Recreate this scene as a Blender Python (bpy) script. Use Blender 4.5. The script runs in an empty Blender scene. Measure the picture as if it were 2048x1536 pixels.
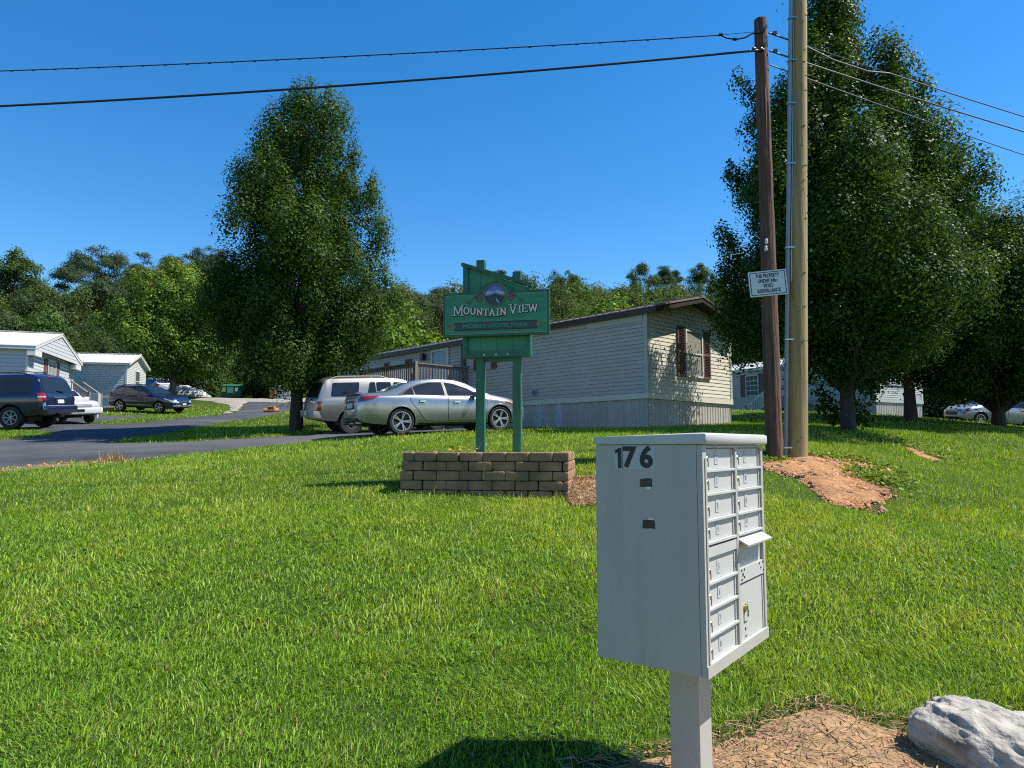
import bpy, bmesh, math, random
import numpy as np
from mathutils import Vector, Matrix, noise as mnoise
from mathutils.geometry import delaunay_2d_cdt
R = math.radians
scene = bpy.context.scene
col = scene.collection
random.seed(7)
RNG = np.random.default_rng(11)

# ------------------------------------------------------------------ camera model (used to survey the place)
F = 1400.0
PITCH = math.atan(122 / F)
EYE = 1.5
CP, SP = math.cos(PITCH), math.sin(PITCH)

def ray(px, py):
    a = (px - 1024) / F
    b = (768 - py) / F
    return np.array([a, CP - b * SP, SP + b * CP])

def at(px, py, Y):
    d = ray(px, py)
    t = Y / d[1]
    return Vector((d[0] * t, Y, EYE + d[2] * t))

# ------------------------------------------------------------------ terrain: thin plate through surveyed heights
S = []
def sv(px, py, Y):
    p = at(px, py, Y)
    S.append((p.x, p.y, p.z))
for q in [(800, 985, 8.95), (1140, 1003, 8.6), (1594, 916, 10.6), (1549, 921, 10.5), (1697, 858, 17.5), (1822, 838, 26),
          (2000, 850, 27), (2040, 862, 36), (1753, 833, 37.8), (1470, 828, 46), (1297, 857, 19.4), (1452, 847, 22.9),
          (1000, 857, 23.0), (801, 871, 17.8), (998, 864, 19.2), (680, 869, 21.3), (592, 860, 22), (20, 858, 24.5),
          (90, 857, 25.8), (165, 848, 29.5), (327, 828, 40.6), (233, 823, 41.3), (250, 815, 47), (480, 830, 34),
          (575, 806, 52), (460, 797, 67), (350, 792, 62), (0, 941, 13), (300, 917, 14.6), (600, 888, 17),
          (0, 882, 20.5), (150, 860, 24), (2048, 905, 18), (2048, 960, 12), (1750, 1030, 8.6), (1600, 965, 9.3),
          (1900, 900, 15.5)]:
    sv(*q)
S += [(0, 0, -.02), (-5, 0, -.1), (5, 0, 0), (.9, 3.1, 0), (2.3, 3.3, .0), (-2.5, 3, 0.0), (4, 4, .16), (0, 5, .33), (-4, 6, .32), (5, 6.5, .5),
      (-12, 0, -.2), (12, 0, -.1), (0, -15, -.3), (-15, -15, -.5), (15, -15, -.5),
      (-30, 36, 3.0), (-45, 30, 2.4), (-60, 0, 0), (60, 0, 0), (60, 30, 2.0), (45, 50, 3.5), (20, 60, 5.0), (0, 50, 4.6), (0, 70, 6.2),
      (-40, 60, 5.2), (-70, 60, 5.0), (-60, 90, 9.5), (0, 92, 9.5), (60, 90, 8.5), (-90, 125, 16), (0, 125, 17), (90, 125, 15),
      (-110, 160, 23), (0, 160, 25), (110, 160, 23), (-150, 220, 31), (0, 220, 32), (150, 220, 31), (0, 330, 33), (-200, 330, 32), (200, 330, 32),
      (-160, 60, 5), (160, 60, 5), (-160, 0, 0), (160, 0, 0)]
S = np.array(S)
def _U(r2):
    return np.where(r2 > 1e-9, r2 * np.log(np.maximum(r2, 1e-9)), 0.0)
_n = len(S)
_P = np.hstack([np.ones((_n, 1)), S[:, :2]])
_K = _U(((S[:, None, :2] - S[None, :, :2]) ** 2).sum(-1)) + np.eye(_n) * 3.0
_A = np.zeros((_n + 3, _n + 3))
_A[:_n, :_n] = _K; _A[:_n, _n:] = _P; _A[_n:, :_n] = _P.T
_W = np.linalg.solve(_A, np.concatenate([S[:, 2], np.zeros(3)]))

def hv(X, Y):
    X = np.asarray(X, float).ravel(); Y = np.asarray(Y, float).ravel()
    out = np.empty(len(X))
    for i in range(0, len(X), 60000):
        x = X[i:i + 60000]; y = Y[i:i + 60000]
        r2 = (x[:, None] - S[None, :, 0]) ** 2 + (y[:, None] - S[None, :, 1]) ** 2
        out[i:i + 60000] = _U(r2) @ _W[:_n] + _W[_n] + _W[_n + 1] * x + _W[_n + 2] * y
    return out

def h(x, y):
    return float(hv([x], [y])[0])

def hit(px, py):
    d = ray(px, py)
    ts = np.concatenate([np.arange(1.0, 40, .1), np.arange(40, 260, .5)])
    zz = EYE + d[2] * ts - hv(d[0] * ts, d[1] * ts)
    k = np.argmax(zz < 0)
    if zz[k] >= 0:
        k = len(ts) - 1
    a, b = ts[max(k - 1, 0)], ts[k]
    za, zb = zz[max(k - 1, 0)], zz[k]
    t = a + (b - a) * (za / (za - zb)) if za != zb else b
    return (float(d[0] * t), float(d[1] * t))

def hits(*pts):
    return [hit(*p) for p in pts]

# ------------------------------------------------------------------ objects
def tag(o, label=None, cat=None, group=None, kind=None):
    if label: o['label'] = label
    if cat: o['category'] = cat
    if group: o['group'] = group
    if kind: o['kind'] = kind
    return o

def thing(name, label, cat, loc=(0, 0, 0), rotz=0.0, group=None):
    o = bpy.data.objects.new(name, None)
    o.empty_display_size = .2
    col.objects.link(o)
    o.location = loc
    o.rotation_euler = (0, 0, rotz)
    return tag(o, label, cat, group)

def copy_tree(o, parent=None):
    c = o.copy(); col.objects.link(c); c.parent = parent
    for ch in list(o.children):
        copy_tree(ch, c)
    return c

def link_mesh(name, me, mats, parent=None, smooth=None):
    for m in (mats if isinstance(mats, (list, tuple)) else [mats]):
        me.materials.append(m)
    if smooth is not None:
        me.polygons.foreach_set('use_smooth', np.ones(len(me.polygons), bool))
        if smooth < 180:
            me.set_sharp_from_angle(angle=R(smooth))
    o = bpy.data.objects.new(name, me)
    col.objects.link(o)
    o.parent = parent
    return o

class MB:
    """collects shapes into one mesh; M is an optional local matrix"""
    def __init__(s):
        s.v = []; s.f = []; s.mi = []
    def add(s, verts, faces, mi=0, M=None):
        b = len(s.v)
        for p in verts:
            p = Vector(p)
            s.v.append(tuple(M @ p) if M is not None else tuple(p))
        for f in faces:
            s.f.append(tuple(b + i for i in f)); s.mi.append(mi)
        return s
    def box(s, c, d, M=None, mi=0, bev=0.0, rot=None):
        x, y, z = d[0] / 2, d[1] / 2, d[2] / 2
        T = Matrix.Translation(Vector(c))
        if rot is not None: T = T @ rot
        if M is not None: T = M @ T
        if bev <= 0:
            vs = [(-x, -y, -z), (x, -y, -z), (x, y, -z), (-x, y, -z), (-x, -y, z), (x, -y, z), (x, y, z), (-x, y, z)]
            fs = [(0, 3, 2, 1), (4, 5, 6, 7), (0, 1, 5, 4), (1, 2, 6, 5), (2, 3, 7, 6), (3, 0, 4, 7)]
            return s.add(vs, fs, mi, T)
        bm = bmesh.new()
        bmesh.ops.create_cube(bm, size=1)
        for v in bm.verts: v.co = Vector((v.co.x * d[0], v.co.y * d[1], v.co.z * d[2]))
        bmesh.ops.bevel(bm, geom=bm.edges[:], offset=bev, segments=2, profile=.6, affect='EDGES')
        bm.verts.index_update()
        s.add([v.co[:] for v in bm.verts], [[v.index for v in f.verts] for f in bm.faces], mi, T)
        bm.free()
        return s
    def b2(s, lo, hi, M=None, mi=0, bev=0.0):
        return s.box([(a + b) / 2 for a, b in zip(lo, hi)], [abs(b - a) for a, b in zip(lo, hi)], M, mi, bev)
    def bar(s, a, b, w, t, M=None, mi=0, up=(0, 0, 1)):
        a = Vector(a); b = Vector(b); d = b - a; L = d.length; d.normalize()
        u = Vector(up)
        if abs(d.dot(u)) > .95: u = Vector((1, 0, 0))
        sx = d.cross(u).normalized(); sz = sx.cross(d).normalized()
        Rm = Matrix((sx, d, sz)).transposed().to_4x4()
        return s.box((a + b) / 2, (w, L, t), M, mi, rot=Rm)
    def tube(s, pts, rad, n=8, M=None, mi=0, cap=True):
        pts = [Vector(p) for p in pts]
        if not hasattr(rad, '__len__'): rad = [rad] * len(pts)
        vs, fs = [], []
        ref = None
        for i, p in enumerate(pts):
            d = (pts[min(i + 1, len(pts) - 1)] - pts[max(i - 1, 0)]).normalized()
            if ref is None:
                ref = Vector((1, 0, 0)) if abs(d.x) < .8 else Vector((0, 1, 0))
            x = (ref - d * ref.dot(d)).normalized(); y = d.cross(x); ref = x
            for k in range(n):
                a = 2 * math.pi * k / n
                vs.append(p + (x * math.cos(a) + y * math.sin(a)) * rad[i])
        for i in range(len(pts) - 1):
            for k in range(n):
                fs.append((i * n + k, i * n + (k + 1) % n, (i + 1) * n + (k + 1) % n, (i + 1) * n + k))
        if cap:
            fs.append(tuple(reversed(range(n)))); fs.append(tuple(range((len(pts) - 1) * n, len(pts) * n)))
        return s.add(vs, fs, mi, M)
    def lathe(s, prof, n=24, M=None, mi=0, axis='z'):
        vs, fs = [], []
        for r, z in prof:
            for k in range(n):
                a = 2 * math.pi * k / n
                c, q = r * math.cos(a), r * math.sin(a)
                vs.append((c, q, z) if axis == 'z' else (c, z, q))
        for i in range(len(prof) - 1):
            for k in range(n):
                fs.append((i * n + k, i * n + (k + 1) % n, (i + 1) * n + (k + 1) % n, (i + 1) * n + k))
        return s.add(vs, fs, mi, M)
    def prism(s, poly, y0, y1, M=None, mi=0):
        """poly in (x,z), extruded along y"""
        n = len(poly)
        vs = [(x, y0, z) for x, z in poly] + [(x, y1, z) for x, z in poly]
        fs = [tuple(range(n)), tuple(reversed(range(n, 2 * n)))]
        fs += [(i, i + n, (i + 1) % n + n, (i + 1) % n) for i in range(n)]
        return s.add(vs, fs, mi, M)
    def build(s, name, mats, parent=None, smooth=None, recalc=True):
        me = bpy.data.meshes.new(name)
        me.from_pydata(s.v, [], s.f)
        if len(set(s.mi)) > 1 or (s.mi and s.mi[0]):
            me.polygons.foreach_set('material_index', s.mi)
        if recalc:
            bm = bmesh.new(); bm.from_mesh(me)
            bmesh.ops.recalc_face_normals(bm, faces=bm.faces[:])
            bm.to_mesh(me); bm.free()
        return link_mesh(name, me, mats, parent, smooth)

def np_mesh(name, V, loops, counts, color=None):
    me = bpy.data.meshes.new(name)
    V = np.ascontiguousarray(V, np.float32)
    me.vertices.add(len(V)); me.vertices.foreach_set('co', V.ravel())
    me.loops.add(len(loops)); me.loops.foreach_set('vertex_index', np.ascontiguousarray(loops, np.int32))
    me.polygons.add(len(counts))
    st = np.concatenate([[0], np.cumsum(counts)[:-1]]).astype(np.int32)
    me.polygons.foreach_set('loop_start', st)
    me.update(calc_edges=True)
    if color is not None:
        a = me.attributes.new('tint', 'FLOAT_COLOR', 'POINT')
        c = np.ones((len(V), 4), np.float32); c[:, :3] = color
        a.data.foreach_set('color', c.ravel())
    return me

# ------------------------------------------------------------------ materials
def mat(name, base, rough=.6, metal=0.0, var=0.12, scale=6.0, bump=0.0, bscale=40.0, spec=.5, coat=0.0, stretch=(1, 1, 1), dark=None, dscale=1.5, damt=.5, coords='Object', detail=5, tone=.80):
    m = bpy.data.materials.new(name); m.use_nodes = True
    nt = m.node_tree; N = nt.nodes; Lk = nt.links
    p = N['Principled BSDF']
    p.inputs['Roughness'].default_value = rough
    p.inputs['Metallic'].default_value = metal
    p.inputs['Specular IOR Level'].default_value = spec
    p.inputs['Coat Weight'].default_value = coat
    tc = N.new('ShaderNodeTexCoord'); mp = N.new('ShaderNodeMapping')
    mp.inputs['Scale'].default_value = stretch
    Lk.new(tc.outputs[coords], mp.inputs['Vector'])
    nz = N.new('ShaderNodeTexNoise'); nz.inputs['Scale'].default_value = scale; nz.inputs['Detail'].default_value = detail
    Lk.new(mp.outputs[0], nz.inputs['Vector'])
    rp = N.new('ShaderNodeValToRGB')
    rp.color_ramp.elements[0].position = .3; rp.color_ramp.elements[1].position = .7
    b = np.array(base) * tone
    rp.color_ramp.elements[0].color = (*np.clip(b * (1 - var), 0, 1), 1)
    rp.color_ramp.elements[1].color = (*np.clip(b * (1 + var), 0, 1), 1)
    Lk.new(nz.outputs['Fac'], rp.inputs['Fac'])
    out = rp.outputs['Color']
    if dark is not None:
        n2 = N.new('ShaderNodeTexNoise'); n2.inputs['Scale'].default_value = dscale; n2.inputs['Detail'].default_value = 6
        Lk.new(mp.outputs[0], n2.inputs['Vector'])
        r2 = N.new('ShaderNodeValToRGB'); r2.color_ramp.elements[0].position = .5; r2.color_ramp.elements[1].position = .68
        Lk.new(n2.outputs['Fac'], r2.inputs['Fac'])
        mu = N.new('ShaderNodeMath'); mu.operation = 'MULTIPLY'; mu.inputs[1].default_value = damt
        Lk.new(r2.outputs['Color'], mu.inputs[0])
        mx = N.new('ShaderNodeMix'); mx.data_type = 'RGBA'
        Lk.new(mu.outputs[0], mx.inputs['Factor']); Lk.new(out, mx.inputs['A']); mx.inputs['B'].default_value = (*[c * tone for c in dark], 1)
        out = mx.outputs['Result']
    Lk.new(out, p.inputs['Base Color'])
    if bump > 0:
        n3 = N.new('ShaderNodeTexNoise'); n3.inputs['Scale'].default_value = bscale; n3.inputs['Detail'].default_value = 6
        Lk.new(mp.outputs[0], n3.inputs['Vector'])
        bp = N.new('ShaderNodeBump'); bp.inputs['Strength'].default_value = bump; bp.inputs['Distance'].default_value = .02
        Lk.new(n3.outputs['Fac'], bp.inputs['Height']); Lk.new(bp.outputs[0], p.inputs['Normal'])
    return m

def leaf_mat(name, rough=.45, trans=.3, spec=.4):
    m = bpy.data.materials.new(name); m.use_nodes = True
    nt = m.node_tree; N = nt.nodes; Lk = nt.links
    p = N['Principled BSDF']; out = N['Material Output']
    p.inputs['Roughness'].default_value = rough; p.inputs['Specular IOR Level'].default_value = spec
    at_ = N.new('ShaderNodeAttribute'); at_.attribute_name = 'tint'
    Lk.new(at_.outputs['Color'], p.inputs['Base Color'])
    tr = N.new('ShaderNodeBsdfTranslucent')
    hs = N.new('ShaderNodeHueSaturation'); hs.inputs['Hue'].default_value = .48; hs.inputs['Saturation'].default_value = 1.1; hs.inputs['Value'].default_value = 1.5
    Lk.new(at_.outputs['Color'], hs.inputs['Color']); Lk.new(hs.outputs[0], tr.inputs['Color'])
    mx = N.new('ShaderNodeMixShader'); mx.inputs[0].default_value = trans
    Lk.new(p.outputs[0], mx.inputs[1]); Lk.new(tr.outputs[0], mx.inputs[2]); Lk.new(mx.outputs[0], out.inputs['Surface'])
    return m

M = {}
M['asphalt'] = mat('asphalt', (.060, .062, .068), .85, var=.35, scale=2.2, bump=.5, bscale=120, spec=.3, dark=(.12, .12, .122), dscale=.30, damt=.8, stretch=(.5, 1.2, 1), detail=8)
M['gravel'] = mat('gravel', (.30, .27, .23), .95, var=.45, scale=14, bump=.6, bscale=30, detail=8)
M['dirt'] = mat('dirt', (.40, .190, .072), .95, var=.4, scale=9, bump=1.0, bscale=28, dark=(.25, .13, .06), dscale=2.6, damt=.6, detail=10)
M['dirt_tan'] = mat('straw_soil', (.40, .235, .115), .95, var=.4, scale=16, bump=.9, bscale=40, dark=(.24, .15, .085), dscale=4, damt=.6, detail=9)
M['edge_soil'] = mat('edge_soil', (.17, .125, .08), .95, var=.4, scale=12, bump=.9, bscale=40, detail=8)
M['mulch'] = mat('mulch', (.52, .38, .22), .95, var=.4, scale=30, bump=.9, bscale=60, detail=8)
M['grey_metal'] = mat('painted_grey_metal', (.47, .46, .41), .45, var=.06, scale=4, bump=.05, bscale=70, dark=(.33, .31, .26), dscale=4, damt=.40, stretch=(1.6, 1.6, .35), detail=9)
M['grey_metal2'] = mat('painted_grey_metal_face', (.54, .54, .51), .42, var=.03, scale=4, bump=.02, bscale=90)
M['steel'] = mat('steel', (.55, .54, .5), .3, 1.0, var=.1)
M['brass'] = mat('brass', (.6, .48, .2), .3, 1.0, var=.1)
M['black'] = mat('black', (.012, .012, .014), .5, var=.1)
M['black_gloss'] = mat('black_plastic', (.02, .02, .022), .35, var=.1)
M['sticker'] = mat('sticker', (.50, .52, .51), .4, var=.05)
M['white_paint'] = mat('white_paint', (.78, .78, .76), .5, var=.05)
M['residue'] = mat('paper_residue', (.75, .75, .72), .8, var=.1, scale=60)
M['brown_wood'] = mat('creosote_wood', (.115, .062, .042), .9, var=.55, scale=9, stretch=(3, 3, .18), bump=1.0, bscale=16, dark=(.21, .085, .05), dscale=3, damt=.8)
M['tan_wood'] = mat('treated_wood', (.42, .30, .13), .85, var=.28, scale=8, stretch=(3, 3, .12), bump=.5, bscale=18, dark=(.15, .105, .06), dscale=4, damt=.55)
M['conduit'] = mat('conduit', (.32, .34, .37), .5, var=.08)
M['block'] = mat('concrete_block', (.31, .185, .10), .95, var=.34, scale=3.3, bump=.7, bscale=45, dark=(.17, .115, .07), dscale=2, damt=.6, detail=8)
M['rock'] = mat('white_rock', (.45, .41, .35), .9, var=.38, scale=5, bump=1.0, bscale=26, dark=(.16, .135, .11), dscale=6, damt=.9, detail=11)
M['stone'] = mat('brown_stone', (.25, .15, .10), .9, var=.25, scale=8, bump=.6)
M['pale_stone'] = mat('pale_crushed_stone', (.5, .49, .47), .9, var=.35, scale=3, bump=.5, bscale=14, detail=7)
M['sign_green'] = mat('sign_green', (.030, .25, .12), .5, var=.22, scale=3, stretch=(.5, 1, 5), dark=(.05, .28, .16), dscale=2.5, damt=.6, bump=.15, bscale=20)
M['sign_dark'] = mat('sign_dark_green', (.012, .095, .05), .45, var=.1, scale=3)
M['sign_trim'] = mat('sign_trim_green', (.018, .135, .072), .5, var=.25, scale=4, stretch=(3, 3, .5), bump=.2, bscale=25)
M['cream'] = mat('cream_paint', (.80, .77, .64), .5, var=.06)
M['line'] = mat('pale_green_line', (.30, .42, .26), .5, var=.05)
M['oval_ring'] = mat('oval_ring', (.10, .13, .09), .5, var=.1)
M['p_sky'] = mat('painted_sky', (.10, .20, .55), .5, var=.35, scale=9, stretch=(1, 1, 4))
M['p_pale'] = mat('painted_cloud', (.42, .48, .68), .5, var=.2, scale=9, stretch=(1, 1, 4))
M['p_far'] = mat('painted_far_hill', (.16, .19, .32), .5, var=.15)
M['p_hill'] = mat('painted_hill', (.025, .045, .065), .5, var=.2)
M['p_field'] = mat('painted_field', (.02, .06, .03), .5, var=.4, scale=20)
M['red_scroll'] = mat('red_scroll', (.20, .055, .035), .5, var=.15)
M['gold'] = mat('dull_gold', (.22, .17, .07), .5, var=.25, scale=20)
M['banner'] = mat('banner_green', (.03, .075, .055), .5, var=.15)
M['sign_white'] = mat('sign_white', (.66, .72, .74), .45, var=.04)
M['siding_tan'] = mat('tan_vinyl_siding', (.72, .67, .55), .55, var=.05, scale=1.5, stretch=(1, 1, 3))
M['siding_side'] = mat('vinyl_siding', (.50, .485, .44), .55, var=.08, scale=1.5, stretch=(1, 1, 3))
M['siding_grey'] = mat('grey_siding', (.55, .56, .57), .55, var=.05, scale=1)
M['siding_pale'] = mat('pale_siding', (.56, .56, .50), .55, var=.05, scale=1)
M['siding_green'] = mat('greygreen_siding', (.52, .50, .42), .55, var=.05, scale=1)
M['skirt'] = mat('skirting', (.50, .46, .40), .6, var=.12, scale=1.2, stretch=(1, 1, .3), dark=(.42, .27, .15), dscale=.8, damt=.25)
M['skirt_new'] = mat('new_skirting', (.50, .55, .60), .55, var=.05)
M['skirt_white'] = mat('white_skirting', (.66, .66, .63), .6, var=.06)
M['fascia'] = mat('dark_brown_fascia', (.045, .032, .028), .5, var=.15)
M['roof_brown'] = mat('brown_metal_roof', (.30, .23, .20), .4, .2, var=.12)
M['roof_white'] = mat('white_roof', (.64, .63, .60), .5, var=.06, scale=.8)
M['shutter'] = mat('brown_shutter', (.145, .088, .074), .6, var=.12)
M['shutter_red'] = mat('red_shutter', (.20, .055, .045), .6, var=.1)
M['trim_white'] = mat('white_trim', (.68, .68, .65), .5, var=.05)
M['pane'] = mat('window_pane', (.10, .11, .105), .06, var=.25, scale=1.5, spec=.8)
M['blind'] = mat('window_blind', (.34, .33, .28), .25, var=.12, scale=3, stretch=(.3, .3, 6), spec=.6)
M['rust'] = mat('rusty_vent', (.09, .05, .045), .7, var=.3, scale=10)
M['deck_wood'] = mat('weathered_wood', (.22, .19, .165), .85, var=.3, scale=5, stretch=(4, 4, .5), bump=.3)
M['deck_pale'] = mat('pale_weathered_wood', (.60, .57, .50), .85, var=.3, scale=5, stretch=(4, 4, .5), bump=.3)
M['orange_wood'] = mat('orange_wood', (.34, .17, .07), .8, var=.3, scale=6, stretch=(3, 3, .5))
M['bark'] = mat('bark', (.055, .045, .036), .95, var=.4, scale=7, stretch=(2, 2, .4), bump=1.0, bscale=14)
M['bark_pale'] = mat('grey_bark', (.16, .14, .115), .95, var=.4, scale=7, stretch=(2, 2, .4), bump=.8, bscale=14)
M['leaf'] = leaf_mat('leaf', .5, .28, .12)
M['leaf_far'] = leaf_mat('far_leaf', .65, .25, .12)
M['blade'] = leaf_mat('grass_blade', .5, .30, .2)
M['straw'] = leaf_mat('straw', .8, .15, .2)
M['wire'] = mat('black_wire', (.015, .015, .02), .45, var=.1)
M['wire_grey'] = mat('grey_wire', (.14, .14, .16), .5, var=.1)
M['porcelain'] = mat('porcelain', (.7, .7, .68), .25, var=.05)
M['dumpster'] = mat('dumpster_green', (.015, .12, .065), .5, var=.15, scale=2)
M['yellow_sign'] = mat('yellow_sign', (.60, .42, .08), .6, var=.1)
M['teal_sign'] = mat('teal_sign', (.10, .42, .36), .6, var=.1)
M['tyre'] = mat('tyre_rubber', (.018, .018, .019), .8, var=.2, scale=20)
M['alloy'] = mat('alloy_wheel', (.50, .50, .51), .3, .85, var=.08)
M['alloy_dark'] = mat('wheel_inner', (.03, .03, .032), .6, var=.1)
M['car_glass'] = mat('car_glass', (.016, .019, .021), .04, var=.1, spec=.7)
M['car_trim'] = mat('car_trim', (.02, .02, .021), .45, var=.1)
M['chrome'] = mat('chrome', (.7, .7, .7), .15, 1.0, var=.03)
M['red_lens'] = mat('red_lens', (.30, .012, .015), .12, var=.15, spec=.7, coat=.5)
M['clear_lens'] = mat('clear_lens', (.55, .56, .57), .12, .3, var=.15, coat=.5)
M['amber'] = mat('amber_lens', (.5, .2, .03), .2, var=.1)
M['plate'] = mat('number_plate', (.62, .63, .66), .5, var=.15, scale=40)
M['paint_silver'] = mat('silver_paint', (.42, .43, .44), .28, .75, var=.02, coat=.8)
M['paint_tan'] = mat('champagne_paint', (.42, .395, .345), .30, .6, var=.03, coat=.7)
M['paint_navy'] = mat('navy_paint', (.012, .018, .06), .25, .2, var=.05, coat=1.0)
M['paint_navy2'] = mat('deep_blue_paint', (.010, .016, .07), .22, .2, var=.05, coat=1.0)
M['paint_white'] = mat('white_car_paint', (.72, .73, .72), .3, 0, var=.02, coat=.8)
M['paint_pale'] = mat('pale_silver_paint', (.40, .42, .45), .32, .4, var=.02, coat=.8)
M['plastic_tan'] = mat('tan_plastic', (.33, .31, .27), .5, var=.05)
M['lamp_black'] = mat('lamp_black', (.03, .03, .03), .4, var=.1)
# ------------------------------------------------------------------ ground, roads, bare patches
def axis(segs):
    out = []
    for a, b, st in segs:
        out += list(np.arange(a, b, st))
    return np.array(out + [segs[-1][1]])
gx = axis([(-420, -120, 12), (-120, -40, 3), (-40, -12, .8), (-12, 14, .4), (14, 40, .8), (40, 120, 3), (120, 420, 12)])
gy = axis([(-60, -4, 4), (-4, 24, .4), (24, 70, .9), (70, 180, 3), (180, 520, 12)])
GX, GY = np.meshgrid(gx, gy)
GZ = hv(GX, GY).reshape(GX.shape)
nx = len(gx)
V = np.stack([GX.ravel(), GY.ravel(), GZ.ravel()], 1)
ii, jj = np.meshgrid(np.arange(len(gy) - 1), np.arange(nx - 1), indexing='ij')
q = (ii * nx + jj).ravel()
loops = np.stack([q, q + 1, q + 1 + nx, q + nx], 1).ravel()
me = np_mesh('ground', V, loops, np.full(len(q), 4))

def ground_material():
    m = bpy.data.materials.new('turf'); m.use_nodes = True
    nt = m.node_tree; N = nt.nodes; L = nt.links
    p = N['Principled BSDF']; p.inputs['Roughness'].default_value = .95; p.inputs['Specular IOR Level'].default_value = .1
    tc = N.new('ShaderNodeTexCoord')
    def noise(s, d=6):
        n = N.new('ShaderNodeTexNoise'); n.inputs['Scale'].default_value = s; n.inputs['Detail'].default_value = d
        L.new(tc.outputs['Object'], n.inputs['Vector']); return n
    def ramp(n, a, b, c0, c1):
        r = N.new('ShaderNodeValToRGB'); r.color_ramp.elements[0].position = a; r.color_ramp.elements[1].position = b
        r.color_ramp.elements[0].color = (*c0, 1); r.color_ramp.elements[1].color = (*c1, 1)
        L.new(n.outputs['Fac'], r.inputs['Fac']); return r
    a = ramp(noise(.35), .3, .7, (.035, .062, .010), (.065, .095, .014))
    b = ramp(noise(26, 8), .3, .72, (.014, .028, .006), (.06, .09, .018))
    mx = N.new('ShaderNodeMix'); mx.data_type = 'RGBA'; mx.inputs['Factor'].default_value = .55
    L.new(a.outputs[0], mx.inputs['A']); L.new(b.outputs[0], mx.inputs['B'])
    L.new(mx.outputs['Result'], p.inputs['Base Color'])
    bp = N.new('ShaderNodeBump'); bp.inputs['Strength'].default_value = .8; bp.inputs['Distance'].default_value = .05
    L.new(noise(40, 8).outputs['Fac'], bp.inputs['Height']); L.new(bp.outputs[0], p.inputs['Normal'])
    return m
M['turf'] = ground_material()
tag(link_mesh('ground', me, M['turf'], None, 180), kind='structure')

def inside(poly, X, Y):
    poly = np.asarray(poly); n = len(poly)
    r = np.zeros(len(X), bool)
    j = n - 1
    for i in range(n):
        xi, yi = poly[i]; xj, yj = poly[j]
        c = ((yi > Y) != (yj > Y)) & (X < (xj - xi) * (Y - yi) / (yj - yi + 1e-12) + xi)
        r ^= c; j = i
    return r

def densify(poly, step, jit=0.0, seed=0):
    out = []
    n = len(poly)
    for i in range(n):
        a = Vector(poly[i]); b = Vector(poly[(i + 1) % n])
        k = max(1, int((b - a).length / step))
        for t in range(k):
            p = a.lerp(b, t / k)
            if jit:
                nn = mnoise.noise_vector(Vector((p.x * 1.3 / max(step * 3, .05), p.y * 1.3 / max(step * 3, .05), seed)))
                p = p + Vector((nn.x, nn.y)) * jit
            out.append((p.x, p.y))
    return out

def drape(name, poly, off, spacing, m, jit=0.0, step=.5, lump=0.0, seed=3, edge=.22):
    poly = densify(poly, step, jit, seed)
    P = np.array(poly)
    lo, hi = P.min(0), P.max(0)
    X, Y = np.meshgrid(np.arange(lo[0], hi[0], spacing), np.arange(lo[1], hi[1], spacing))
    X = X.ravel(); Y = Y.ravel()
    k = inside(P, X, Y)
    X = X[k] + RNG.uniform(-.2, .2, k.sum()) * spacing; Y = Y[k] + RNG.uniform(-.2, .2, k.sum()) * spacing
    pts = [Vector(p) for p in poly] + [Vector((a, b)) for a, b in zip(X, Y)]
    n = len(poly)
    res = delaunay_2d_cdt(pts, [(i, (i + 1) % n) for i in range(n)], [list(range(n))], 1, 1e-5)
    vv = np.array([(v.x, v.y) for v in res[0]])
    z = hv(vv[:, 0], vv[:, 1]) + off
    B = np.array(poly); B2 = np.roll(B, -1, 0); dmin = np.full(len(vv), 9.0)
    for p, q_ in zip(B, B2):
        e = q_ - p; t = np.clip(((vv - p) @ e) / (e @ e + 1e-9), 0, 1)
        dmin = np.minimum(dmin, np.linalg.norm(vv - p - t[:, None] * e, axis=1))
    fade = np.clip(dmin / edge, 0, 1)
    z = z - off + off * fade - .012 * (1 - fade)
    if lump:
        z = z + (np.array([(mnoise.fractal(Vector((a * 2.2, b * 2.2, seed)), 1, 2, 5)) * lump for a, b in vv]) + lump * .55) * fade
    me = bpy.data.meshes.new(name)
    me.from_pydata(np.column_stack([vv, z]).tolist(), [], [list(f) for f in res[2]])
    o = tag(link_mesh(name, me, m, None, 180), kind='structure')
    return o, P

ROAD = hits((-260, 975), (0, 938), (103, 927), (205, 923), (293, 917), (381, 908), (498, 896), (600, 886), (640, 880), (731, 875.8), (804, 872.5),
            (926, 865), (1010, 861)) + hits((1000, 856), (900, 858), (760, 864), (690, 868)) + hits((640, 868), (600, 872), (498, 877.5), (381, 884), (300, 886.5),
            (218, 886.5), (264, 875), (322, 869.5), (410, 851.5), (440, 845.5), (498, 837.5), (545, 830.5), (583, 822), (640, 815)) + hits((660, 803), (583, 806),
            (525, 804), (498, 803), (484, 811), (483, 817), (466, 826), (451, 830), (410, 833), (322, 841.7), (264, 848), (200, 849), (152, 849.5))
_nav = hits((100, 850)); _sw = hits((0, 881), (60, 876), (100, 869), (108, 866))
ROAD += [(_nav[0][0] - .5, _nav[0][1] + 9), (_nav[0][0] - 9, _nav[0][1] + 7)] + hits((-40, 858), (0, 858), (40, 859), (85, 861.5), (108, 865.5), (92, 869.5), (60, 876), (0, 881), (-260, 905))
_, ROADP = drape('road', ROAD, .05, .7, M['asphalt'], jit=.05, step=.5, edge=.3)
GRAVEL = hits((366, 797), (420, 797.5), (480, 799), (560, 799), (660, 798)) + hits((660, 803.5), (583, 806.5), (525, 804.5), (498, 803.5), (484, 811.5), (483, 817.5), (466, 826.5), (451, 830.5),
             (440, 829), (455, 822), (462, 815), (450, 808), (420, 802), (380, 799))
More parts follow.
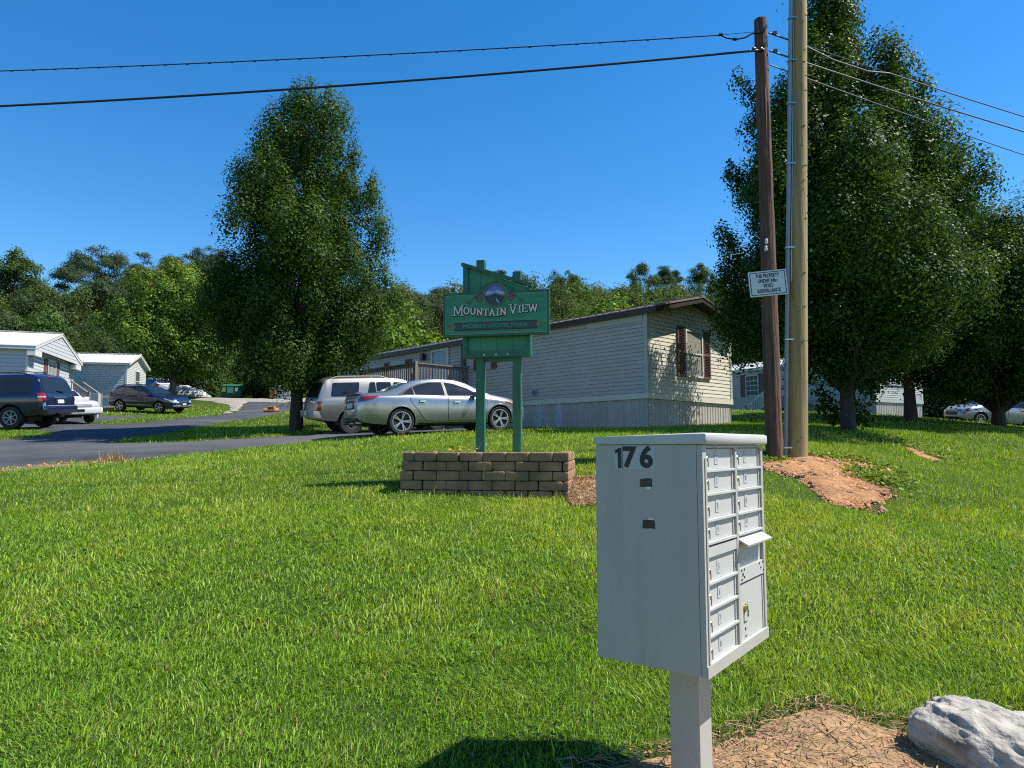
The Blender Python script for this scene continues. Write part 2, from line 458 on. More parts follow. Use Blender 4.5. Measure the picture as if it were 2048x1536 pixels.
_, GRAVELP = drape('gravel_road', GRAVEL, .12, 1.0, M['gravel'], jit=.15, step=.6, edge=.15)
PAD = hits((690, 868.5), (760, 864.5), (900, 858.5), (1000, 856.5), (1000, 852), (900, 853.5), (800, 857), (640, 864), (640, 868))
_, PADP = drape('gravel_parking_strip', PAD, .03, .5, M['gravel'], jit=.15, step=.4)
MOUND = hits((1478, 926), (1521, 922), (1563, 920), (1613, 909), (1674, 922), (1710, 922), (1746, 934), (1780, 947), (1765, 953), (1726, 945), (1746, 968), (1782, 979), (1790, 1003),
             (1745, 1031), (1716, 1019), (1657, 1011), (1624, 987), (1591, 962), (1549, 948), (1515, 936))
_, MOUNDP = drape('dirt_mound', MOUND, .02, .09, M['dirt'], jit=.13, step=.12, lump=.035)
STREAK = hits((1795, 886), (1850, 903), (1892, 922), (1868, 926), (1825, 909))
_, STREAKP = drape('dirt_streak', STREAK, .012, .15, M['dirt'], jit=.14, step=.15, lump=.02)
BED = hits((1120, 962), (1195, 956), (1235, 962), (1232, 1008), (1180, 1014), (1146, 1014), (1128, 1006))
_, BEDP = drape('mulch_bed', BED, .012, .08, M['mulch'], jit=.08, step=.12, lump=.02)
FORE = hits((1130, 1536), (1165, 1512), (1257, 1500), (1335, 1496), (1419, 1481), (1480, 1450), (1542, 1424), (1600, 1412), (1653, 1410), (1740, 1424), (1811, 1432), (1950, 1430),
            (2048, 1420), (2300, 1418)) + [(5.2, 3.2), (4.5, .6), (.2, .6), (.0, 2.2)]
_, FOREP = drape('dirt_verge', FORE, .012, .06, M['dirt_tan'], jit=.10, step=.1, lump=.022)
EDGE = hits((-260, 978), (0, 940), (103, 928), (205, 924), (293, 918), (330, 914.5), (320, 917), (240, 926), (120, 935), (0, 946), (-260, 986))
_, EDGEP = drape('dirt_road_edge', EDGE, .012, .25, M['edge_soil'], jit=.20, step=.15, lump=.02)
BARE = [ROADP, GRAVELP, PADP, MOUNDP, STREAKP, BEDP, FOREP, EDGEP]

# ------------------------------------------------------------------ lawn of real blades
NOISE_K = RNG.normal(0, 1, (14, 2)); NOISE_P = RNG.uniform(0, 6.28, 14)
def smooth_noise(X, Y, s, o=0):
    r = np.zeros(len(X))
    for k in range(7):
        a = NOISE_K[(k + o) % 14] * (1.0 + .45 * k) / s
        r += np.sin(a[0] * X + a[1] * Y + NOISE_P[(k * 3 + o) % 14] + 1.3 * np.sin(a[1] * X * .7 - a[0] * Y * .6 + k)) / (1 + .35 * k)
    return r / 2.6

def sow(n, y0, y1, length, width, segs, lim=1.0, extra=1.5):
    Y = np.sqrt(RNG.uniform(y0 ** 2, y1 ** 2, n))
    X = RNG.uniform(-1, 1, n) * (Y * .84 * lim + extra)
    keep = np.ones(n, bool)
    for i, P in enumerate(BARE):
        frac = .0 if P is ROADP else (.3 if P is EDGEP else (.04 if P is MOUNDP else .03))
        ins = inside(P, X, Y)
        keep &= ~ins | (RNG.random(n) < frac) & (P is not ROADP)
    for P in FOOT:
        keep &= ~inside(P, X, Y)
    X = X[keep]; Y = Y[keep]; n = len(X)
    Z = hv(X, Y)
    patch = smooth_noise(X, Y, 1.6); fine = smooth_noise(X, Y, .35, 5); big = smooth_noise(X, Y, 5.0, 9)
    L = length * RNG.gamma(9, 1 / 9, n) * (1 + .22 * patch + .2 * fine)
    Wd = width * RNG.uniform(.6, 1.35, n)
    L *= np.where(RNG.random(n) < .03, 1.6, 1)
    az = RNG.uniform(0, 2 * np.pi, n)
    az2 = 2.2 * smooth_noise(X, Y, .9, 3)
    lean = RNG.gamma(3.2, .30, n)
    dx = np.cos(az) * .75 + np.cos(az2) * .5; dy = np.sin(az) * .75 + np.sin(az2) * .5
    fx = -np.sin(az + RNG.normal(0, .6, n)); fy = np.cos(az)
    base = np.stack([X, Y, Z - .01], 1)
    side = np.stack([fx, fy, RNG.normal(0, .15, n)], 1) * (Wd / 2)[:, None]
    d1 = np.stack([dx * lean * .4, dy * lean * .4, np.ones(n)], 1); d1 /= np.linalg.norm(d1, axis=1)[:, None]
    d2 = np.stack([dx * lean * 1.8, dy * lean * 1.8, .65 - .35 * np.clip(lean - .8, 0, 2)], 1); d2 /= np.linalg.norm(d2, axis=1)[:, None]
    mid = base + d1 * (L * .5)[:, None]
    tip = mid + d2 * (L * .55)[:, None]
    # colours of individual blades
    g = np.stack([np.full(n, .170), np.full(n, .325), np.full(n, .026)], 1)
    yel = np.array([.42, .48, .065]); drk = np.array([.060, .150, .015]); dry = np.array([.36, .29, .13])
    t = np.clip(.22 + .34 * patch + .26 * fine + .22 * big + RNG.normal(0, .28, n), 0, 1)[:, None]
    c = g * (1 - t) + yel * t
    k = np.clip(RNG.normal(.18, .3, n) - .22 * big, 0, 1)[:, None]
    c = c * (1 - k) + drk * k
    dr = RNG.random(n) < (.03 + .035 * np.clip(fine + patch * .6, 0, 1))
    c[dr] = dry * RNG.uniform(.6, 1.1, dr.sum())[:, None]
    c *= RNG.uniform(.55, 1.35, n)[:, None]
    if segs == 2:
        V = np.stack([base - side, base + side, mid + side * .8, mid - side * .8, tip], 1).reshape(-1, 3)
        o = (np.arange(n) * 5)[:, None]
        lp = (o + np.array([0, 1, 2, 3, 3, 2, 4])).ravel()
        ct = np.tile([4, 3], n); cc = np.repeat(c, 5, 0)
    else:
        V = np.stack([base - side, base + side, base * .0 + mid + (tip - mid) * .6], 1).reshape(-1, 3)
        lp = np.arange(n * 3); ct = np.full(n, 3); cc = np.repeat(c, 3, 0)
    return V, lp, ct, cc

def join_np(parts):
    off = 0; Vs, Ls, Cs, Ts = [], [], [], []
    for V, l, c, t in parts:
        Vs.append(V); Ls.append(l + off); Cs.append(c); Ts.append(t); off += len(V)
    return np.concatenate(Vs), np.concatenate(Ls), np.concatenate(Cs), np.concatenate(Ts)

def grow_lawn():
    parts = [sow(270000, 1.6, 4.7, .046, .0050, 2, extra=.8),
             sow(310000, 4.3, 8.6, .050, .0074, 2, extra=1.0),
             sow(330000, 7.5, 14.5, .058, .0120, 1, extra=1.5),
             sow(190000, 13, 24.5, .080, .021, 1, extra=2.0),
             sow(90000, 24, 50, .10, .045, 1, extra=3.0),
             sow(14000, 2, 9, .085, .0085, 2, extra=1.0)]
    V, l, c, t = join_np(parts)
    me = np_mesh('grass', V, l, c, t)
    tag(link_mesh('grass', me, M['blade']), 'short bright green lawn grass growing on the slope', 'grass', kind='stuff')

def scatter_straw():
    """dry stalks lying on the bare soil"""
    out = []
    for P, n, L0, w0 in ((FOREP, 11000, .055, .004), (MOUNDP, 2200, .05, .005), (BEDP, 3600, .04, .006)):
        lo, hi = P.min(0), P.max(0)
        if P is FOREP: lo = np.array([lo[0], 2.4])
        X = RNG.uniform(lo[0] - .1, hi[0] + .1, n * 2); Y = RNG.uniform(lo[1] - .1, hi[1] + .1, n * 2)
        k = inside(P, X, Y); X = X[k][:n]; Y = Y[k][:n]; m = len(X)
        Z = hv(X, Y) + .028 + RNG.uniform(0, .02, m)
        az = RNG.uniform(0, 6.28, m); L = L0 * RNG.uniform(.4, 1.8, m); w = w0 * RNG.uniform(.5, 1.5, m)
        d = np.stack([np.cos(az), np.sin(az), RNG.normal(0, .22, m)], 1); s_ = np.stack([-np.sin(az), np.cos(az), RNG.normal(0, .5, m)], 1)
        b = np.stack([X, Y, Z], 1)
        V = np.stack([b - s_ * (w / 2)[:, None], b + s_ * (w / 2)[:, None], b + d * L[:, None] + s_ * (w / 3)[:, None], b + d * L[:, None] - s_ * (w / 3)[:, None]], 1).reshape(-1, 3)
        c = np.array([.40, .27, .135]) * RNG.uniform(.3, 1.1, m)[:, None]
        out.append((V, np.arange(m * 4), np.full(m, 4), np.repeat(c, 4, 0)))
    V, l, c, t = join_np(out)
    tag(link_mesh('straw', np_mesh('straw', V, l, c, t), M['straw']), 'dry straw stalks scattered on the bare soil', 'straw', kind='stuff')
    # crumbs of soil and grit
    out = []
    for P, n, s0 in ((FOREP, 2600, .007), (MOUNDP, 3000, .011), (BEDP, 500, .010), (EDGEP, 900, .012)):
        lo, hi = P.min(0), P.max(0)
        X = RNG.uniform(lo[0], hi[0], n * 2); Y = RNG.uniform(lo[1], hi[1], n * 2)
        k = inside(P, X, Y); X = X[k][:n]; Y = Y[k][:n]; m = len(X)
        Z = hv(X, Y) + .02
        s_ = s0 * RNG.gamma(2, .5, m)
        oct_ = np.array([(1, 0, 0), (-1, 0, 0), (0, 1, 0), (0, -1, 0), (0, 0, 1), (0, 0, -1)], float)
        V = np.stack([X, Y, Z], 1)[:, None, :] + oct_[None] * s_[:, None, None] * RNG.uniform(.6, 1.3, (m, 6, 1))
        f = np.array([0, 2, 4, 2, 1, 4, 1, 3, 4, 3, 0, 4, 2, 0, 5, 1, 2, 5, 3, 1, 5, 0, 3, 5])
        lp = ((np.arange(m) * 6)[:, None] + f).ravel()
        c = np.array([.38, .19, .09]) * RNG.uniform(.6, 1.5, m)[:, None] + RNG.uniform(0, .06, m)[:, None]
        out.append((V.reshape(-1, 3), lp, np.full(m * 8, 3), np.repeat(c, 6, 0)))
    V, l, c, t = join_np(out)
    tag(link_mesh('soil_crumbs', np_mesh('soil_crumbs', V, l, c, t), M['straw']), 'crumbs of soil and grit on the bare earth', 'soil', kind='stuff')
FOOT = []
def ground_cover():
    """broad-leaved weeds along the bare mound"""
    out = []
    rg = np.random.default_rng(55)
    for pts, n, wd in (((1608, 912), (1660, 915), (1710, 920), (1750, 932), (1790, 948)), 900, .13), (((1500, 918), (1525, 916), (1545, 914)), 500, .15), (((1790, 878), (1830, 892), (1870, 910), (1900, 922)), 600, .15), (((1725, 948), (1750, 962), (1785, 958)), 700, .16):
        P = np.array(hits(*pts)); t = rg.uniform(0, len(P) - 1.001, n); k = t.astype(int); f = (t - k)[:, None]
        xy = P[k] * (1 - f) + P[k + 1] * f + rg.normal(0, wd, (n, 2)) * np.array([1, 1.6])
        C = np.column_stack([xy, hv(xy[:, 0], xy[:, 1]) + rg.uniform(.03, .085, n)])
        c = np.array([.16, .25, .04]) * (1 - rg.random((n, 1)) * .5) + np.array([.08, .07, .01]) * rg.random((n, 1))
        out.append(leaf_cards(C, rg.normal(0, .5, (n, 3)) + np.array([0, 0, 1]), .058, .75, rg, c))
    # clover and plantain in the near lawn
    for k_ in range(70):
        y = math.sqrt(rg.uniform(2.2 ** 2, 10 ** 2)); x = rg.uniform(-1, 1) * y * .75; n = int(rg.integers(14, 46))
        xy = np.array([x, y]) + rg.normal(0, rg.uniform(.05, .16), (n, 2))
        ok = np.ones(n, bool)
        for P in BARE + FOOT: ok &= ~inside(P, xy[:, 0], xy[:, 1])
        xy = xy[ok]; n = len(xy)
        if n == 0: continue
        C = np.column_stack([xy, hv(xy[:, 0], xy[:, 1]) + rg.uniform(.02, .05, n)])
        c = np.array([.11, .20, .035]) * rg.uniform(.7, 1.3, (n, 1))
        out.append(leaf_cards(C, rg.normal(0, .35, (n, 3)) + np.array([0, 0, 1]), rg.uniform(.022, .04), .8, rg, c))
    V, l, c, t = join_np(out)
    tag(link_mesh('weeds', np_mesh('weeds', V, l, c, t), M['leaf']), 'low broad-leaved weeds in the lawn and round the bare dirt', 'weeds', kind='stuff')
# ------------------------------------------------------------------ trees
def leaf_cards(C, Nrm, size, aspect, rng, color):
    """one bent, pointed leaf (two faces) per row"""
    n = len(C)
    Nrm = Nrm / (np.linalg.norm(Nrm, axis=1)[:, None] + 1e-9)
    t = rng.normal(0, 1, (n, 3)); t[:, 2] -= .5
    t -= Nrm * (t * Nrm).sum(1)[:, None]; t /= np.linalg.norm(t, axis=1)[:, None] + 1e-9
    b = np.cross(Nrm, t)
    s = (size * rng.uniform(.65, 1.35, n))[:, None]
    tip = C + t * s * .5; base = C - t * s * .5
    lift = Nrm * s * rng.uniform(-.05, .22, n)[:, None]
    l = C + b * s * aspect * .5 + lift; r = C - b * s * aspect * .5 + lift
    V = np.stack([base, r, tip, l], 1).reshape(-1, 3)
    o = (np.arange(n) * 4)[:, None]
    lp = (o + np.array([0, 1, 2, 0, 2, 3])).ravel()
    return V, lp, np.full(n * 2, 3), np.repeat(color, 4, 0)

def prof_fn(pts):
    a = np.array(pts)
    return lambda t: np.interp(t, a[:, 0], a[:, 1])

def crown(rng, z0, z1, prof, nclump, per, cr, leaf, aspect=.7, tint=(.035, .07, .014), tint2=(.06, .10, .02), upright=1.6, inner=.3, lobes=.25, out_b=.5, up_b=.6, tipf=.0, tipc=(.1, .16, .03), centre=None, sep=0.0, core=.2, puff=.6, sprays=None):
    nb = max(6, int(nclump / 6.5))
    def spots(m):
        zz = rng.uniform(0, 1, m * 8 + 40)
        w = prof(zz); k = rng.random(len(zz)) < (w / w.max()) ** 1.3
        zz = zz[k][:m]
        th = rng.uniform(0, 2 * np.pi, len(zz))
        lob = 1 + lobes * (np.sin(3 * th + ph[0] + 4 * zz) * .5 + np.sin(5 * th + ph[1] - 7 * zz) * .4 + np.sin(2 * th + ph[2] + 13 * zz) * .5)
        rr = prof(zz) * lob * (inner + (1 - inner) * np.sqrt(rng.uniform(0, 1, len(zz)))) * rng.normal(1, .10, len(zz))
        return zz, np.stack([np.cos(th) * rr, np.sin(th) * rr, z0 + zz * (z1 - z0)], 1)
    ph = rng.uniform(0, 6.28, 8)
    if sep:
        # shoots of foliage spaced over the outside of the crown, with a thinner core behind them
        zc, cand = spots(nclump * 12)
        keep = []
        for i_ in range(len(cand)):
            if len(keep) >= nclump: break
            d_ = (cand[keep] - cand[i_]) * np.array([1, 1, 1 / upright]) if keep else np.full((1, 3), 9.0)
            if (d_ ** 2).sum(1).min() > sep ** 2: keep.append(i_)
        c1 = cand[keep]
        z2, c2 = spots(int(len(c1) * core)); c2 = c2 * np.array([.6, .6, 1])
        cc = np.concatenate([c1, c2])
    else:
        # boughs first, then the clumps of leaves that each bough carries, and some loose ones
        zb_, bc = spots(nb)
        nl_ = int(nclump * .25)
        pick = rng.integers(0, len(bc), nclump - nl_)
        c1 = bc[pick] + rng.normal(0, 1, (len(pick), 3)) * cr * np.array([.85, .85, .85 * upright])
        z2, c2 = spots(nl_)
        cc = np.concatenate([c1, c2])
    n = len(cc)
    cc[:, 2] = np.clip(cc[:, 2], z0, z1 + .1 * cr)
    zz = np.clip((cc[:, 2] - z0) / (z1 - z0), 0, 1)
    # keep the outline of the species
    rr = np.hypot(cc[:, 0], cc[:, 1]); lim = prof(zz) * (1.45 if sep else 1.18) + .05
    kf = np.minimum(1, lim / (rr + 1e-6)); cc[:, 0] *= kf; cc[:, 1] *= kf
    if centre is not None:
        cc[:, 0] += np.interp(zz, centre[0], centre[1]); cc[:, 1] += np.interp(zz, centre[0], centre[2])
    crs = cr * rng.uniform(.6, 1.4, n)
    if sprays:
        cc = np.concatenate([cc, np.array(sprays, float)]); crs = np.concatenate([crs, np.full(len(sprays), cr * .55)]); n = len(cc)
    ci = np.repeat(np.arange(n), (per * rng.uniform(.5, 1.5, n) * (crs / cr) ** 2).astype(int) + 4)
    m = len(ci)
    off = rng.normal(0, 1, (m, 3)); ol = np.linalg.norm(off, axis=1)[:, None]; off /= ol
    off *= np.minimum((rng.uniform(0, 1, m) ** .5)[:, None] * (1 + .28 * np.abs(rng.normal(0, 1, (m, 1)))), 1.7)
    # clumps taper upward like a shoot
    off[:, 2] *= upright
    off[:, :2] *= np.clip(1.05 - .45 * off[:, 2:3] / upright, .25, 1.5)
    P = cc[ci] + off * crs[ci][:, None]
    radial = np.stack([cc[ci][:, 0], cc[ci][:, 1], np.zeros(m)], 1)
    radial /= np.linalg.norm(radial, axis=1)[:, None] + 1e-6
    Nn = rng.normal(0, .5, (m, 3)) + radial * out_b * .6 + off * puff * 2.0 + np.array([0, 0, up_b])
    k1 = rng.beta(1.6, 1.6, n)[ci][:, None] * .7 + rng.random(m)[:, None] * .3
    c = np.array(tint) * (1 - k1) + np.array(tint2) * k1
    if tipf:
        tp = (rng.random(m) < tipf * np.clip(off[:, 2] / upright + .4, 0, 1.4))
        c[tp] = np.array(tipc) * rng.uniform(.8, 1.2, tp.sum())[:, None]
    c *= rng.uniform(.75, 1.3, m)[:, None]
    return leaf_cards(P, Nn, leaf, aspect, rng, c), cc

def limbs(mb, rng, base_z, top_z, r0, cc, n, fork=None, lean=(0, 0), spread=1.0):
    """tapered trunk with ascending limbs that run out to the foliage clumps"""
    H = top_z - base_z
    pts, rad = [], []
    wob = rng.normal(0, .04, (9, 2)).cumsum(0) * (H / 10)
    flare = [1.22, 1.05, 1.0]
    for i in range(9):
        t = i / 8
        pts.append((wob[i, 0] * t + lean[0] * t, wob[i, 1] * t + lean[1] * t, base_z - .15 + t * (H + .15)))
        rad.append(r0 * (flare[i] if i < 3 else 1) * (1 - .9 * t) + .012)
    mb.tube(pts, rad, 10)
    if len(cc) == 0: return
    idx = rng.permutation(len(cc))[:n]
    for i in idx:
        e = Vector(cc[i]); hz = e.z - base_z
        rr = math.hypot(e.x, e.y)
        t0 = max((fork - base_z) / H if fork else .18, min(.85, (hz - rr * 1.5 * spread) / H))
        k = t0 * 8; a = int(min(k, 7)); f = k - a
        s = Vector(pts[a]).lerp(Vector(pts[a + 1]), f)
        r = (rad[a] * (1 - f) + rad[a + 1] * f) * rng.uniform(.28, .52)
        mid = s.lerp(e, .5) + Vector((0, 0, .07 * (e - s).length)) + Vector(rng.normal(0, .1, 3))
        q = s.lerp(e, .25) + Vector((0, 0, .06 * (e - s).length))
        mb.tube([s, q, mid, e], [r, r * .8, r * .55, .012], 6, cap=False)

def tree(name, label, loc, seed, z0, z1, prof, r0, group=None, bark='bark', lm='leaf', nl=40, fork=None, lean=(0, 0), trunk_top=None, spread=1.0, cat='tree', **kw):
    rng = np.random.default_rng(seed)
    root = thing(name, label, cat, loc, 0, group)
    (V, l, c, t), cc = crown(rng, z0, z1, prof_fn(prof), **kw)
    link_mesh('crown', np_mesh('crown', V, l, c, t), M[lm], root)
    mb = MB(); limbs(mb, rng, 0, trunk_top or (z0 + (z1 - z0) * .8), r0, cc, nl, fork, lean, spread)
    mb.build('trunk', M[bark], root, 60, recalc=False)
    return root

def ground_at(px, py):
    x, y = hit(px, py); return Vector((x, y, h(x, y)))
def gpos(px, Y):
    """ground point at distance Y on the sight line of column px"""
    z = 1.0
    for _ in range(6):
        py = 768 - F * math.tan(math.atan((z - EYE) / Y) - PITCH)
        p = at(px, py, Y); z = h(p.x, Y)
    return Vector((p.x, Y, z))

PEAR = [(0, .62), (.08, .9), (.2, 1.0), (.35, .95), (.5, .84), (.65, .70), (.78, .55), (.9, .36), (.97, .2), (1, .08)]
def P_(w, pts=PEAR):
    return [(a, b * w) for a, b in pts]

def plant_trees():
    g = gpos(592, 21.9)
    tree('pear_tree', 'tall dark green pear tree beside the parked cars, crown reaching the overhead wire', g, 21, 1.7, 10.6, [(0, .7), (.04, 1.3), (.1, 1.8), (.17, 2.15), (.35, 2.15), (.45, 2.05), (.63, 1.75), (.82, 1.35), (.93, 1.05), (.98, .85), (1, .6)], .19, fork=1.2, nl=60,
         nclump=300, per=720, cr=.35, leaf=.076, aspect=.72, upright=1.9, inner=.45, lobes=.34, sep=.50, core=.12, tint=(.026, .058, .011), tint2=(.062, .116, .018), tipf=.08, tipc=(.11, .17, .025))
    g = gpos(1697, 17.4)
    tree('pear_tree', 'largest dark green pear tree, its low crown spreading behind the two utility poles', g, 34, 1.8, 12.2, [(0, .9), (.03, 1.6), (.08, 2.3), (.14, 2.5), (.27, 2.45), (.40, 2.2), (.525, 1.95), (.66, 1.35), (.79, .75), (.9, .45), (.96, .3), (1, .15)], .15, fork=1.0, nl=75,
         nclump=400, per=720, cr=.37, leaf=.076, aspect=.72, upright=1.8, inner=.45, lobes=.32, sep=.52, core=.12, tint=(.026, .058, .011), tint2=(.062, .116, .018), tipf=.08, tipc=(.11, .17, .025), spread=.8,
         centre=([0, .3, .6, 1], [.1, .1, .0, .0], [0, -.1, -.2, 0]),
         sprays=[(-1.7, -.2, 8.0), (-2.05, -.2, 8.25), (-2.3, -.25, 8.6), (-2.6, -.3, 8.85), (-2.1, -.2, 7.9), (-2.35, -.2, 7.7), (-2.6, -.2, 6.3), (-2.8, -.2, 6.5), (-2.9, -.2, 4.7), (-3.1, -.3, 4.9), (2.9, 0, 7.0), (3.2, .1, 7.15), (3.45, .1, 7.2), (3.0, 0, 6.2), (3.35, 0, 6.35)])
    g = gpos(1822, 25.5)
    tree('pear_tree', 'pear tree with a thick dark trunk in front of the sunlit house end', g, 35, 2.2, 9.6, P_(3.4), .19, fork=1.4, nl=45,
         nclump=230, per=520, cr=.46, leaf=.10, aspect=.72, upright=1.7, inner=.4, sep=.62, core=.3, tint=(.026, .058, .011), tint2=(.062, .114, .018), tipf=.1, tipc=(.1, .14, .03))
    g = gpos(1998, 25.5)
    tree('pear_tree', 'low forked pear tree standing before the pale crossover car', g, 36, 1.5, 7.6, P_(3.6, [(0, .5), (.1, .8), (.25, 1.0), (.45, 1.0), (.65, .85), (.8, .62), (.92, .36), (1, .1)]), .20, fork=.55, nl=45,
         nclump=220, per=520, cr=.46, leaf=.10, aspect=.72, upright=1.6, inner=.4, sep=.62, core=.3, tint=(.024, .055, .010), tint2=(.064, .12, .018), tipf=.12, tipc=(.11, .15, .03))
    # suckers round the foot of the big tree
    g = gpos(1704, 17.9)
    tree('sucker_shoots', 'leafy sucker shoots growing round the foot of the largest pear tree', g, 37, .25, 1.75, [(0, .45), (.4, .75), (.8, .7), (1, .3)], .02, nl=26, trunk_top=1.0, cat='shoots',
         nclump=46, per=34, cr=.16, leaf=.10, aspect=.7, upright=1.2, inner=.3, tint=(.022, .05, .012), tint2=(.05, .09, .02))
    g = gpos(345, 57)
    tree('maple_tree', 'round bright yellow-green maple on the grass between the blue wagon and the gravel', g, 41, 2.0, 10.9, [(0, 1.9), (.12, 3.4), (.3, 4.3), (.5, 4.4), (.7, 3.8), (.85, 2.7), (.95, 1.6), (1, .6)], .27, bark='bark_pale', fork=1.6, nl=36,
         nclump=230, per=260, cr=.66, leaf=.17, aspect=.85, upright=1.0, inner=.5, lobes=.3, sep=.8, core=.25, tint=(.045, .105, .016), tint2=(.10, .17, .022), tipf=.35, tipc=(.22, .27, .035), lm='leaf')
    g = gpos(800, 52)
    tree('maple_tree', 'pale lime green maple peeping over the porch roof beside the tall pear tree', g, 42, 1.2, 7.2, [(0, 1.6), (.2, 3.4), (.5, 3.7), (.75, 2.9), (.92, 1.5), (1, .4)], .2, bark='bark_pale', nl=20,
         nclump=150, per=90, cr=.7, leaf=.26, aspect=.85, upright=1.0, inner=.35, tint=(.06, .13, .018), tint2=(.11, .19, .025), tipf=.3, tipc=(.18, .24, .035))
    g = gpos(1222, 60)
    tree('maple_tree', 'small lime green treetop showing just above the brown roof', g, 43, 1.5, 9.2, [(0, 1.6), (.2, 2.6), (.5, 3.0), (.75, 2.5), (.92, 1.4), (1, .4)], .2, bark='bark_pale', nl=20,
         nclump=120, per=80, cr=.7, leaf=.28, aspect=.85, upright=1.0, inner=.35, tint=(.06, .13, .018), tint2=(.11, .19, .025), tipf=.3, tipc=(.18, .24, .035))

# ---- the wooded hill: trees one can tell apart on the skyline are things, the rest reads as one mass
def far_tree(rng, kind, H, W):
    if kind == 'pine':
        prof = prof_fn([(0, .25 * W), (.2, .5 * W), (.4, .95 * W), (.6, 1.0 * W), (.8, .72 * W), (.93, .4 * W), (1, .1)])
        res, cc = crown(rng, H * .35, H, prof, 46, 80, .95, .30, .42, (.034, .064, .024), (.078, .115, .040), upright=.6, inner=.35, lobes=.45, up_b=.5)
    elif kind == 'scrub':
        prof = prof_fn([(0, .6 * W), (.3, W), (.6, .85 * W), (.85, .5 * W), (1, .12)])
        res, cc = crown(rng, H * .02, H, prof, 64, 84, .95, .29, .42, (.052, .086, .024), (.105, .145, .038), upright=1.0, inner=.4, lobes=.35, up_b=.5)
    else:
        prof = prof_fn([(0, .5 * W), (.2, .9 * W), (.5, W), (.75, .8 * W), (.92, .45 * W), (1, .12)])
        res, cc = crown(rng, H * .12, H, prof, 64, 74, 1.05, .30, .8, (.040, .082, .020), (.095, .145, .030), upright=.9, inner=.4, lobes=.3)
    return res, cc

